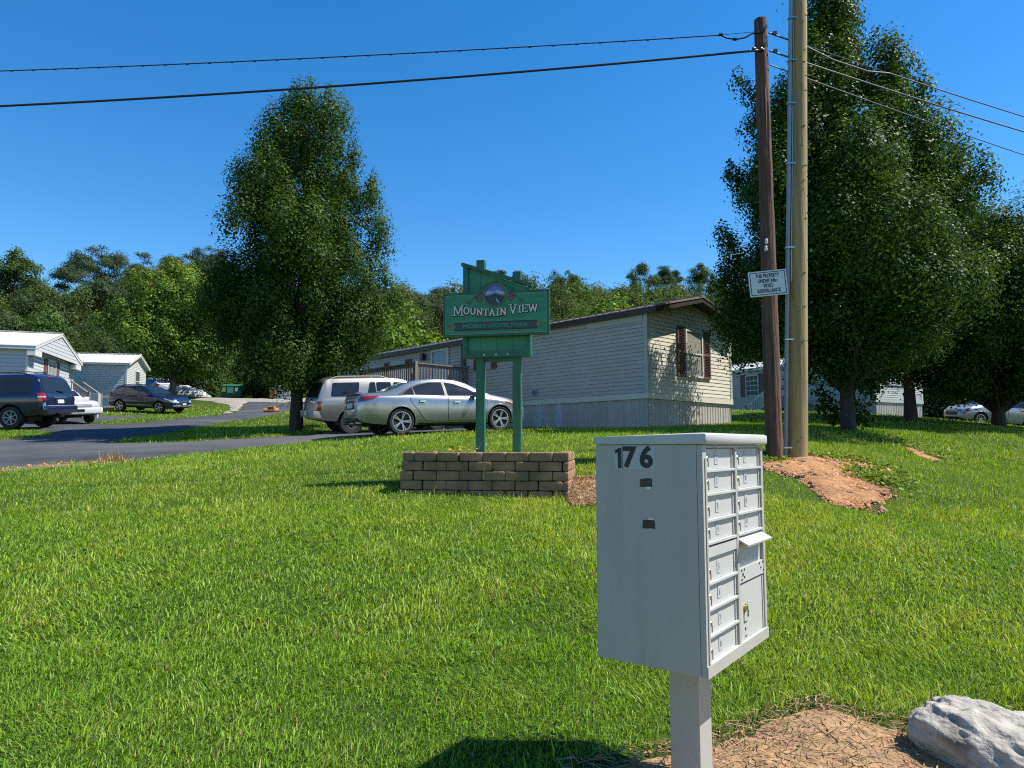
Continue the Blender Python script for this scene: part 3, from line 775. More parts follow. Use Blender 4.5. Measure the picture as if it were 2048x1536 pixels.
def forest():
    rng = np.random.default_rng(77)
    lib = {}
    for kind in ('pine', 'scrub', 'round'):
        lib[kind] = []
        for k in range(4):
            H = 10.0
            W = {'pine': 2.4, 'scrub': 2.6, 'round': 3.0}[kind]
            lib[kind].append(far_tree(rng, kind, H, W)[0])
    parts = []
    pos = []
    for ring, (y0, y1, step) in enumerate([(73, 84, 4.2), (84, 104, 5.8), (104, 130, 6.6), (130, 160, 6.4), (160, 178, 5.6)]):
        Y = y0
        while Y < y1:
            hw = Y * .80 + 14
            X = -hw + rng.uniform(0, step)
            while X < hw:
                pos.append((X + rng.normal(0, step * .25), Y + rng.normal(0, step * .3))); X += step * rng.uniform(.8, 1.2)
            Y += step * .95
    for (X, Y) in pos:
        px = 1024 + F * X / Y
        if 60 < Y < 76 and 370 < px < 640 and Y < 74: continue
        u = rng.random()
        kind = 'scrub' if Y < 110 and u < .6 else ('pine' if u < .78 else 'round')
        if px > 1050: kind = 'round' if u < .45 else ('scrub' if u < .75 else 'pine')
        H = rng.uniform(8.5, 12.5) * (1.0 if Y < 100 else 1.12)
        if Y < 84: H *= .75
        V, l, c, t = lib[kind][rng.integers(4)]
        a = rng.uniform(0, 6.28); s = H / 10 * rng.uniform(.92, 1.1); sw = s * rng.uniform(.9, 1.25)
        ca, sa = math.cos(a), math.sin(a)
        z = h(X, Y)
        W = np.stack([(V[:, 0] * ca - V[:, 1] * sa) * sw + X, (V[:, 0] * sa + V[:, 1] * ca) * sw + Y, V[:, 2] * s + z - .3], 1)
        k = rng.uniform(.75, 1.3)
        tc = t * k * np.array([rng.uniform(.9, 1.2), 1, rng.uniform(.85, 1.2)])
        parts.append((W, l, c, tc))
    print('forest trees', len(parts), sum(len(p[2]) for p in parts))
    V, l, c, t = join_np(parts)
    tag(link_mesh('forest', np_mesh('forest', V, l, c, t), M['leaf_far']), 'dense mixed green woodland covering the hill', 'forest', kind='stuff')
    # skyline trees
    SK = [('pine_tree', 'big spreading pine, the tallest on the skyline, above the white roofs', 186, 98, 489, 5.6, 'pine'),
          ('oak_tree', 'round leafy oak on the skyline at the left edge of the picture', 18, 96, 508, 4.6, 'round'),
          ('pine_tree', 'slim dark pine with a bushy tip just right of the big spreading pine', 273, 105, 503, 2.6, 'pine'),
          ('pine_tree', 'flat-topped small pine above the yellow-green maple', 333, 108, 517, 3.0, 'pine'),
          ('pine_tree', 'dark rounded pine close to the left side of the tall pear tree', 385, 110, 498, 3.6, 'pine'),
          ('pine_tree', 'pine half hidden behind the left edge of the tall pear tree', 425, 112, 492, 3.2, 'pine'),
          ('pine_tree', 'pine tip showing above the slanted top of the green sign, between its posts', 992, 170, 536, 3.4, 'pine'),
          ('pine_tree', 'pine tip just behind the lower post cap of the green sign', 1036, 170, 541, 3.0, 'pine'),
          ('pine_tree', 'tall round-headed pine standing above the treeline over the brown roof', 1329, 175, 529, 2.6, 'pine'),
          ('pine_tree', 'tiny thin-topped pine on the treeline right of the round-headed one', 1353, 178, 535, 1.7, 'pine'),
          ('oak_tree', 'broad oak on the treeline left of the round-headed pine', 1283, 165, 532, 4.6, 'round'),
          ('oak_tree', 'broad oak on the treeline nearest the largest pear tree', 1405, 165, 533, 5.0, 'round'),
          ('oak_tree', 'rounded oak on the treeline right of the green sign', 1124, 165, 540, 4.4, 'round')]
    for i, (nm, lab, px, Y, top, W, kind) in enumerate(SK):
        g = gpos(px, Y)
        H = at(px, top, Y).z - g.z
        r2 = np.random.default_rng(200 + i)
        root = thing(nm, lab, 'tree', g, 0, 'trees on the skyline of the wooded hill')
        if kind == 'pine':
            prof = prof_fn([(0, .35 * W), (.2, .8 * W), (.42, 1.0 * W), (.65, .85 * W), (.82, .58 * W), (.94, .32 * W), (1, .1)])
            (V, l, c, t), cc = crown(r2, H * .45, H, prof, int(60 + W * 34), 150, .78, .24, .45, (.034, .064, .028), (.080, .115, .048), upright=.55, inner=.35, lobes=.5, up_b=.5)
        else:
            prof = prof_fn([(0, .5 * W), (.2, .9 * W), (.5, W), (.75, .8 * W), (.92, .45 * W), (1, .12)])
            (V, l, c, t), cc = crown(r2, H * .3, H, prof, 130, 170, .95, .26, .8, (.034, .072, .020), (.080, .13, .030), upright=.9, inner=.4, lobes=.35)
        link_mesh('crown', np_mesh('crown', V, l, c, t), M['leaf_far'], root)
        mb = MB(); limbs(mb, r2, 0, H * .93, .22, cc, 18, H * .45)
        mb.build('trunk', M['bark'], root, 60, recalc=False)
    # shrubs along the far edge of the gravel, each its own thing
    for i, (px, Y, hh, w, lab) in enumerate([(398, 69, 3.0, 1.9, 'dark bush between the stone pile and the green dumpster'), (522, 69, 3.6, 2.2, 'dark bush right of the green dumpster'),
                                             (570, 68, 4.6, 2.6, 'tall dark bush behind the orange wooden cabinet'), (300, 68, 3.8, 2.4, 'light green bush behind the far silver car'),
                                             (375, 70, 2.6, 1.6, 'rusty brown bush behind the pale stone pile')]):
        g = gpos(px, Y); r2 = np.random.default_rng(300 + i)
        root = thing('bush', lab, 'bush', g, 0)
        tint = ((.02, .05, .013), (.05, .09, .02)) if i not in (3, 4) else (((.05, .11, .018), (.10, .17, .03)) if i == 3 else ((.13, .06, .02), (.22, .11, .035)))
        (V, l, c, t), cc = crown(r2, .1, hh, prof_fn([(0, .8 * w), (.4, w), (.8, .6 * w), (1, .2)]), 70, 60, .55, .26, .7, tint[0], tint[1], upright=1.1, inner=.3, lobes=.3)
        link_mesh('foliage', np_mesh('foliage', V, l, c, t), M['leaf_far'], root)
        mb = MB(); limbs(mb, r2, 0, hh * .7, .06, cc, 12); mb.build('stem', M['bark'], root, 60, recalc=False)
    # thick dark undergrowth behind the house on the right
    for i, (px, Y, hh, w, lab) in enumerate([(1880, 47, 6.5, 4.0, 'dark thicket between the sunlit house end and the pale crossover'), (1975, 48, 6.0, 4.5, 'dark thicket directly behind the pale crossover'), (2060, 47, 6.5, 4.2, 'dark thicket at the right edge behind the pale crossover'),
                                             (1700, 62, 9.5, 5.0, 'tall dark thicket behind the roof of the grey-green house')]):
        g = gpos(px, Y); r2 = np.random.default_rng(340 + i)
        root = thing('thicket', lab, 'thicket', g, 0)
        (V, l, c, t), cc = crown(r2, .05, hh, prof_fn([(0, .8 * w), (.4, w), (.8, .7 * w), (1, .25)]), 170, 70, .7, .24, .7, (.018, .045, .012), (.045, .085, .02), upright=1.1, inner=.3, lobes=.3)
        link_mesh('foliage', np_mesh('foliage', V, l, c, t), M['leaf_far'], root)
        mb = MB(); limbs(mb, r2, 0, hh * .7, .08, cc, 14); mb.build('stem', M['bark'], root, 60, recalc=False)
# ------------------------------------------------------------------ houses
def wall_frame(o, u, n):
    """matrix taking (along wall, outwards, up) to house space"""
    u = Vector(u); n = Vector(n)
    m = Matrix.Identity(4)
    m.col[0][:3] = u; m.col[1][:3] = n; m.col[2][:3] = (0, 0, 1); m.col[3][:3] = o
    return m

def laps(mb, M_, L, z0, z1, pitch=.115, gable=0.0, mi=0):
    """horizontal lap siding L long from z0 up to z1, with a gable rising GABLE more at mid length"""
    n = int(math.ceil((z1 + gable - z0) / pitch))
    def span(z):
        if z <= z1: return 0.0, L
        k = min(.5, (z - z1) / max(gable, 1e-6) * .5)
        return L * k, L * (1 - k)
    for k in range(n):
        a = z0 + k * pitch; b = min(a + pitch, z1 + gable - .004)
        if b - a < .02: break
        g = a + .019
        a0, a1 = span(a); g0, g1 = span(g); b0, b1 = span(b)
        rows = [(a0, a1, -.016, a), (g0, g1, -.016, g), (g0, g1, .014, g), (b0, b1, .004, b)]
        if b1 - b0 < .02: b0, b1 = L / 2 - .02, L / 2 + .02; rows[3] = (b0, b1, .004, b)
        vs = []
        for x0, x1, y, z in rows: vs += [(x0, y, z), (x1, y, z)]
        mb.add(vs, [(0, 1, 3, 2), (2, 3, 5, 4), (4, 5, 7, 6)], mi, M_)

def ribs(mb, M_, L, zt, zb, pitch=.30, mi=0, alt=None):
    """vertical ribbed skirting; ALT = [(u0,u1,material)]"""
    u = 0.0
    k = 0
    while u < L - 1e-3:
        v = min(u + pitch, L)
        m_ = mi
        for a, b, q in (alt or []):
            if a <= (u + v) / 2 <= b: m_ = q
        cuts = [(u, 0), (u + (v - u) * .08, -.02), (u + (v - u) * .16, 0), (u + (v - u) * .5, .004), (u + (v - u) * .58, -.012), (u + (v - u) * .66, .004), (v, 0)]
        for (x0, y0), (x1, y1) in zip(cuts[:-1], cuts[1:]):
            mb.add([(x0, y0, zb), (x1, y1, zb), (x1, y1, zt), (x0, y0, zt)], [(0, 1, 2, 3)], m_, M_)
        u = v; k += 1

def window(root, M_, u, z, w, hh, frame=M['trim_white'], glass=M['pane'], shutters=None, sw=.32, grid=(1, 2), louvre=True):
    f = MB()
    fw = .055
    for a, b in (((u - w / 2 - fw, .012, z - fw), (u + w / 2 + fw, .06, z)), ((u - w / 2 - fw, .012, z + hh), (u + w / 2 + fw, .06, z + hh + fw)),
                 ((u - w / 2 - fw, .012, z), (u - w / 2, .06, z + hh)), ((u + w / 2, .012, z), (u + w / 2 + fw, .06, z + hh))):
        f.b2(a, b, M_)
    for i in range(1, grid[0]):
        x = u - w / 2 + w * i / grid[0]; f.b2((x - .012, .02, z), (x + .012, .048, z + hh), M_)
    for i in range(1, grid[1]):
        y = z + hh * i / grid[1]; f.b2((u - w / 2, .02, y - .02), (u + w / 2, .052, y + .02), M_)
    fo = f.build('window', frame, root)
    MB().b2((u - w / 2, .016, z), (u + w / 2, .03, z + hh), M_).build('pane', glass, fo)
    if shutters:
        for s in (-1, 1):
            c = u + s * (w / 2 + fw + .02 + sw / 2)
            b = MB()
            z0, z1 = z - .06, z + hh + .10
            b.b2((c - sw / 2, .012, z0), (c + sw / 2, .035, z1), M_)
            for x in (c - sw / 2, c + sw / 2 - .05): b.b2((x, .036, z0), (x + .05, .055, z1), M_)
            for y in (z0, (z0 + z1) / 2 - .03, z1 - .06): b.b2((c - sw / 2 + .05, .036, y), (c + sw / 2 - .05, .055, y + .06), M_)
            if louvre:
                y = z0 + .08
                while y < z1 - .08:
                    b.box((c, .042, y), (sw - .1, .006, .045), M_, rot=Matrix.Rotation(R(-35), 4, 'X')); y += .05
            b.build('shutter', shutters, root)
    return fo

def roof(root, W, L, ze, rise, ov_e, ov_g, m_top, m_fascia, ribbed=True, thick=.14, back=None):
    """two slopes, eaves along y at x=0 and x=W, gables at y=0 and y=L"""
    y0, y1 = -ov_g, L + (back if back is not None else ov_g)
    sl = rise / (W / 2)
    b = MB(); f = MB()
    for sgn in (0, 1):
        xe = -ov_e if sgn == 0 else W + ov_e
        zE = ze - ov_e * sl
        xr = W / 2; zr = ze + rise
        for (z_off, t, mb, ex) in ((thick, .03, b, .02), (0, thick - .004, f, 0)):
            e = ex * (-1 if sgn == 0 else 1)
            P0 = (xe + e, y0 - ex, zE + z_off); P1 = (xr, y0 - ex, zr + z_off); P2 = (xr, y1 + ex, zr + z_off); P3 = (xe + e, y1 + ex, zE + z_off)
            up = [(p[0], p[1], p[2] + t) for p in (P0, P1, P2, P3)]
            mb.add([P0, P1, P2, P3] + up, [(0, 3, 2, 1), (4, 5, 6, 7), (0, 1, 5, 4), (1, 2, 6, 5), (2, 3, 7, 6), (3, 0, 4, 7)])
        if ribbed:
            y = y0 + .05
            while y < y1:
                b.bar((xe, y, zE + thick + .042), (xr, y, zr + thick + .042), .05, .03); y += .30
    b.b2((W / 2 - .12, y0, ze + rise + thick + .03), (W / 2 + .12, y1, ze + rise + thick + .07))
    r_ = b.build('roof', m_top, root)
    f.build('fascia', m_fascia, r_)
    return r_

def shell(root, W, L, zf, ze, rise, zs, m_long, m_gable, m_skirt, skirt_mats=None, alt=None, pitch=.115, corner=M['trim_white'], cw=.10, band=None):
    """floor line zf, eave ze, skirting down to zs"""
    for o_, u_, n_, ln, gb, m_ in (((0, 0, 0), (0, 1, 0), (-1, 0, 0), L, 0, m_long), ((W, 0, 0), (0, 1, 0), (1, 0, 0), L, 0, m_long),
                                   ((0, 0, 0), (1, 0, 0), (0, -1, 0), W, rise, m_gable), ((0, L, 0), (1, 0, 0), (0, 1, 0), W, rise, m_gable)):
        wl = MB(); laps(wl, wall_frame(o_, u_, n_), ln, zf, ze, pitch, gb); wl.build('wall', m_, root, recalc=False)
    c = MB()
    for x, y in ((0, 0), (W, 0), (0, L), (W, L)):
        c.b2((x - .022 if x == 0 else x - cw, y - .022 if y == 0 else y - cw, zf - .02), (x + cw if x == 0 else x + .022, y + cw if y == 0 else y + .022, ze))
    for (a, b) in (((-.03, -.03, zf - .16), (W + .03, -.0, zf)), ((-.03, 0, zf - .16), (0, L, zf)), ((W, 0, zf - .16), (W + .03, L, zf))):
        c.b2(a, b, mi=1)
    c.build('trim', [corner, band or m_gable], root)
    k = MB()
    ribs(k, wall_frame((.03, 0, 0), (0, 1, 0), (-1, 0, 0)), L, zf - .155, zs, alt=alt)
    ribs(k, wall_frame((W - .03, 0, 0), (0, 1, 0), (1, 0, 0)), L, zf - .155, zs)
    ribs(k, wall_frame((.03, .03, 0), (1, 0, 0), (0, -1, 0)), W - .06, zf - .155, zs)
    k.build('skirting', skirt_mats or m_skirt, root, recalc=False)

def footprint(loc, ang, W, L):
    c, s = math.cos(ang), math.sin(ang)
    return [(loc[0] + x * c - y * s, loc[1] + x * s + y * c) for x, y in ((0, 0), (W, 0), (W, L), (0, L))]

def railing(mb, a, b, hh, z0=0.0, n=None, post=.09):
    a = Vector(a); b = Vector(b)
    up = Vector((0, 0, 1))
    mb.bar(a + up * (hh - .02), b + up * (hh - .02), .13, .035)
    mb.bar(a + up * (hh - .09), b + up * (hh - .09), .035, .085)
    mb.bar(a + up * .12, b + up * .12, .035, .085)
    n = n or int((b - a).length / .13)
    for i in range(n + 1):
        p = a.lerp(b, (i + .5) / (n + 1))
        mb.box(p + up * (hh * .5 + .03) + Vector((0, 0, 0)), (.036, .036, hh - .06))

def main_house():
    A = at(1297, 857, 19.4)
    ang = R(42.6)
    W, L = 4.45, 17.5
    zf = 2.95 - A.z; ze = 5.22 - A.z; rise = .54
    root = thing('mobile_home', 'tan sided mobile home with brown metal roof directly behind the green sign', 'mobile home', A, ang)
    FOOT.append(footprint(A, ang, W, L))
    alt = [(4.08, 4.5, 1), (3.18, 3.58, 1)]
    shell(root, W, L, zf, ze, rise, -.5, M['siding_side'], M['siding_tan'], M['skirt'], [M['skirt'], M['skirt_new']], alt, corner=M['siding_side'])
    roof(root, W, L, ze - .02, rise, .16, .42, M['roof_brown'], M['fascia'])
    G = wall_frame((0, 0, 0), (1, 0, 0), (0, -1, 0))
    window(root, G, 2.30, zf + .62, .80, 1.32, shutters=M['shutter'], glass=M['blind'], sw=.40)
    Wl = wall_frame((0, 0, 0), (0, 1, 0), (-1, 0, 0))
    # upper band board, brown corner strip, door, porch window and fittings on the long wall
    MB().b2((.12, .016, ze - .24), (2.2, .035, ze - .06), Wl).build('frieze_board', M['siding_side'], root)
    MB().b2((8.05, .012, zf - .3), (8.27, .07, ze - .02), Wl).build('trim', M['fascia'], root)
    d = MB()
    for a, b in (((9.06, .012, zf + .15), (9.15, .07, zf + 2.2)), ((10.05, .012, zf + .15), (10.14, .07, zf + 2.2)), ((9.15, .012, zf + 2.1), (10.05, .07, zf + 2.2)), ((9.15, .012, zf + .85), (10.05, .06, zf + .93))):
        d.b2(a, b, Wl)
    do = d.build('door', M['trim_white'], root)
    MB().b2((9.15, .014, zf + .93), (10.05, .034, zf + 2.1), Wl).b2((9.15, .014, zf + .02), (10.05, .034, zf + .85), Wl).build('pane', M['pane'], do)
    window(root, Wl, 12.5, zf + .75, 1.0, 1.15, frame=M['trim_white'], glass=M['pane'], shutters=M['shutter'], sw=.42)
    lm_ = MB(); lm_.b2((10.55, .012, zf + 1.86), (10.67, .04, zf + 2.06), Wl); lm_.box((10.61, .12, zf + 1.95), (.17, .15, .22), Wl, bev=.03); lm_.box((10.61, .12, zf + 2.09), (.11, .10, .06), Wl)
    lm_.build('wall_lamp', M['lamp_black'], root)
    window(root, Wl, 6.95, zf + 1.25, .55, .62, frame=M['siding_side'], glass=M['pane'], shutters=M['shutter'], sw=.26)
    v = MB(); v.lathe([(.075, 0), (.075, .10), (.055, .105), (.055, .02), (0, .02)], 16, Wl @ Matrix.Translation((4.45, .0, zf + .25)), axis='y'); v.b2((4.33, .012, zf + .15), (4.57, .022, zf + .37), Wl)
    v.build('dryer_vent', M['conduit'], root)
    # stove vent on the roof
    yv = 5.6
    c = MB(); cM = Matrix.Translation((1.25, yv, ze + .42))
    c.lathe([(.17, -.15), (.17, .22), (.24, .22), (.24, .27), (.15, .28), (.15, .36), (.27, .37), (.27, .42), (.0, .48)], 18, cM)
    c.build('roof_vent', M['rust'], root, 40)
    return root, A, ang, zf

def porch(A, ang, zf):
    """timber porch in front of the door of the tan home"""
    m4 = Matrix.Translation(A) @ Matrix.Rotation(ang, 4, 'Z')
    o = m4 @ Vector((-2.28, 7.94, 0))
    root = thing('wooden_porch', 'weathered wooden porch with slatted railing at the door of the tan mobile home', 'porch', o, ang)
    fl = MB(); top = zf + .40; DW, DL = 2.25, 3.6
    for i in range(16): fl.b2((i * .14, 0, top - .04), (i * .14 + .132, DL, top))
    fl.b2((0, .02, top - .24), (DW, .06, top - .045)); fl.b2((0, DL - .06, top - .24), (DW, DL - .02, top - .045)); fl.b2((-.02, .06, top - .24), (.02, DL - .06, top - .045))
    fl.build('porch_floor', M['deck_wood'], root)
    r = MB()
    railing(r, (.0, 0.05, top), (.0, DL - .05, top), .95); r.build('railing', M['deck_wood'], root)
    r = MB(); railing(r, (.05, .0, top), (DW - .05, .0, top), .95); r.build('railing', M['deck_wood'], root)
    for x, y in ((0, 0), (0, DL), (DW - .02, 0)):
        MB().box((x, y, (top + 1.0 - .8) / 2), (.1, .1, top + 1.0 + .8)).build('post', M['deck_wood'], root)

def right_house():
    A = at(1753, 833, 37.8)
    ang = R(29)
    W, L = 4.3, 18
    zf = .95; ze = zf + 2.35; rise = .62
    root = thing('mobile_home', 'grey-green mobile home with pale roof beyond the poles, its end wall sunlit', 'mobile home', A, ang)
    FOOT.append(footprint(A, ang, W, L))
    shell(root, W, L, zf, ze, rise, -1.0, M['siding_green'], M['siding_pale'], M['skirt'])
    roof(root, W, L, ze, rise, .2, .25, M['roof_white'], M['trim_white'])
    G = wall_frame((0, 0, 0), (1, 0, 0), (0, -1, 0))
    window(root, G, 1.75, zf + .85, .85, 1.1, shutters=M['shutter_red'], grid=(3, 4), sw=.34, louvre=False)
    Wl = wall_frame((0, 0, 0), (0, 1, 0), (-1, 0, 0))
    window(root, Wl, 8.45, zf + .72, .95, 1.25, shutters=M['shutter'], grid=(3, 4), sw=.42, louvre=False)
    d = MB(); 
    for a, b in (((4.35, .012, zf), (4.43, .06, zf + 2.1)), ((5.27, .012, zf), (5.35, .06, zf + 2.1)), ((4.43, .012, zf + 2.02), (5.27, .06, zf + 2.1))): d.b2(a, b, Wl)
    do = d.build('door', M['trim_white'], root)
    MB().b2((4.43, .014, zf), (5.27, .03, zf + 2.02), Wl).build('pane', M['pane'], do)
    # entrance steps: a thing of its own
    m4 = Matrix.Translation(A) @ Matrix.Rotation(ang, 4, 'Z')
    st = thing('wooden_steps', 'grey weathered wooden steps with railings up to the grey-green home beside the brown pole', 'steps', m4 @ Vector((0, 0, 0)), ang)
    top = zf - .05
    f = MB(); f.b2((-1.45, 4.0, top - .05), (-.08, 6.0, top)); f.b2((-1.45, 4.0, top - .25), (-1.41, 6.0, top - .055)); f.build('landing', M['deck_wood'], st)
    stp = MB()
    for k in range(5): stp.b2((-1.40, 6.0 + k * .29, top - .19 * (k + 1) - .04), (-.15, 6.28 + k * .29, top - .19 * (k + 1)))
    for x in (-1.42, -.12): stp.bar((x, 5.9, top - .05), (x, 7.6, top - 1.12), .04, .26)
    stp.build('tread_flight', M['deck_wood'], st)
    r = MB()
    r.bar((-1.46, 6.0, top + .93), (-1.46, 7.65, top - .10), .05, .16)
    r.bar((-1.46, 6.0, top + .17), (-1.46, 7.65, top - .86), .04, .14)
    for k in range(11):
        t = (k + .5) / 11; y = 6.0 + 1.65 * t; z = top - 1.03 * t
        r.box((-1.46, y, z + .55), (.04, .045, .74))
    r.build('stair_railing', M['deck_pale'], st)
    r = MB(); railing(r, (-1.46, 4.0, top), (-1.46, 5.9, top), .95); r.build('railing', M['deck_wood'], st)
    for y, zt in ((4.0, top + 1.0), (5.98, top + 1.05), (7.68, top - .02)):
        MB().b2((-1.52, y - .05, -.9), (-1.42, y + .05, zt)).build('post', M['deck_wood'], st)

def left_houses():
    A = at(50, 815, 36); A.z = h(A.x, A.y)
    ang = math.atan2(.957, -.29)
    W, L = 7.6, 15
    ze = at(53, 694, 36).z - A.z - .05; zf = ze - 2.4; rise = 1.15
    root = thing('mobile_home', 'wide grey mobile home with bright white roof and deep gable overhang behind the navy SUV', 'mobile home', A, ang)
    FOOT.append(footprint(A, ang, W, L))
    shell(root, W, L, zf, ze, rise, -1.2, M['siding_grey'], M['siding_grey'], M['skirt_white'], pitch=.20)
    roof(root, W, L, ze, rise, .3, .42, M['roof_white'], M['roof_white'], ribbed=False, thick=.16)
    # boxed gable standing out over the end wall, with eave returns
    gmb = MB(); laps(gmb, wall_frame((-.28, -.38, 0), (1, 0, 0), (0, -1, 0)), W + .56, ze - .1, ze - .06, .2, rise - .02); gmb.build('gable_front', M['siding_grey'], root, recalc=False)
    for x0 in (-.28, W - .9): MB().b2((x0, -.40, ze - .40), (x0 + 1.0, -.03, ze - .1)).build('eave_return', M['trim_white'], root)
    G = wall_frame((0, 0, 0), (1, 0, 0), (0, -1, 0))
    window(root, G, 3.6, zf + .55, 1.25, 1.5, shutters=M['shutter'], glass=M['blind'], grid=(2, 2), sw=.55, louvre=False)
    # steps with a dark railing on the near right of it
    m4 = Matrix.Translation(A) @ Matrix.Rotation(ang, 4, 'Z')
    o = m4 @ Vector((W + .1, .4, 0)); o.z = h(o.x, o.y)
    p1 = at(148, 770, 37.5); p2 = at(177, 800, 37.0)
    g2 = h(p2.x, p2.y)
    st = thing('wooden_steps', 'dark wooden stair with slanting railing between the two white roofed homes', 'steps', (p2.x, p2.y, g2), 0)
    p1 = at(142, 761, 39.2); q = at(178, 787, 37.6)
    a = Vector((p1.x - p2.x, p1.y - p2.y, p1.z - g2)); b = Vector((q.x - p2.x, q.y - p2.y, q.z - g2))
    hh = b.z
    for dy in (0, 1.1):
        r = MB(); o_ = Vector((0, dy, 0))
        r.bar(a + o_, b + o_, .09, .06); r.bar(a + o_ - Vector((0, 0, .75)), b + o_ - Vector((0, 0, .75)), .05, .1)
        for k in range(9):
            p = a.lerp(b, (k + .5) / 9) + o_; r.box(p - Vector((0, 0, .38)), (.04, .04, .76))
        r.build('stair_railing', M['deck_wood'], st)
        MB().b2((b.x - .06, b.y + dy - .06, -.2), (b.x + .06, b.y + dy + .06, hh + .08)).build('post', M['deck_wood'], st)
    t = MB()
    for k in range(5):
        p = a.lerp(b, (k + .6) / 5); t.b2((p.x - .16, p.y, p.z - .96), (p.x + .16, p.y + 1.1, p.z - .90))
    t.build('tread_flight', M['deck_wood'], st)
    # second white roofed home
    B = at(251, 815, 47); B.z = h(B.x, B.y)
    ang = math.atan2(.985, -.174)
    W, L = 3.6, 16
    ze = at(251, 728, 47).z - B.z; zf = ze - 2.15; rise = .72
    root = thing('mobile_home', 'long cream mobile home with white metal roof behind the dark blue wagon', 'mobile home', B, ang)
    FOOT.append(footprint(B, ang, W, L))
    shell(root, W, L, zf, ze, rise, -1.2, M['siding_pale'], M['siding_pale'], M['skirt_white'], pitch=.115)
    roof(root, W, L, ze, rise, .25, .25, M['roof_white'], M['roof_white'], ribbed=True, thick=.12)
    G = wall_frame((0, 0, 0), (1, 0, 0), (0, -1, 0))
    window(root, G, 1.9, zf + .45, .8, 1.35, glass=M['pane'], grid=(1, 2))
# ------------------------------------------------------------------ cluster mailbox
def text_obj(name, s, size, m, parent, M_, bold=0.0, sx=1.0, depth=.001, align='CENTER', space=1.0):
    cu = bpy.data.curves.new(name, 'FONT')
    cu.body = s; cu.size = size; cu.align_x = align; cu.align_y = 'CENTER'
    cu.extrude = depth; cu.offset = bold; cu.space_character = space; cu.resolution_u = 4
    tmp = bpy.data.objects.new(name, cu); col.objects.link(tmp)
    dg = bpy.context.evaluated_depsgraph_get(); dg.update()
    me = bpy.data.meshes.new_from_object(tmp.evaluated_get(dg))
    bpy.data.objects.remove(tmp); bpy.data.curves.remove(cu)
    me.transform(M_ @ Matrix.Diagonal((sx, 1, 1, 1)))
    me.name = name
    return link_mesh(name, me, m, parent)

def face(o, right, up):
    """matrix: text plane x->right, y->up, z->towards the reader"""
    r = Vector(right).normalized(); u = Vector(up).normalized(); n = r.cross(u)
    m = Matrix.Identity(4); m.col[0][:3] = r; m.col[1][:3] = u; m.col[2][:3] = n; m.col[3][:3] = o
    return m

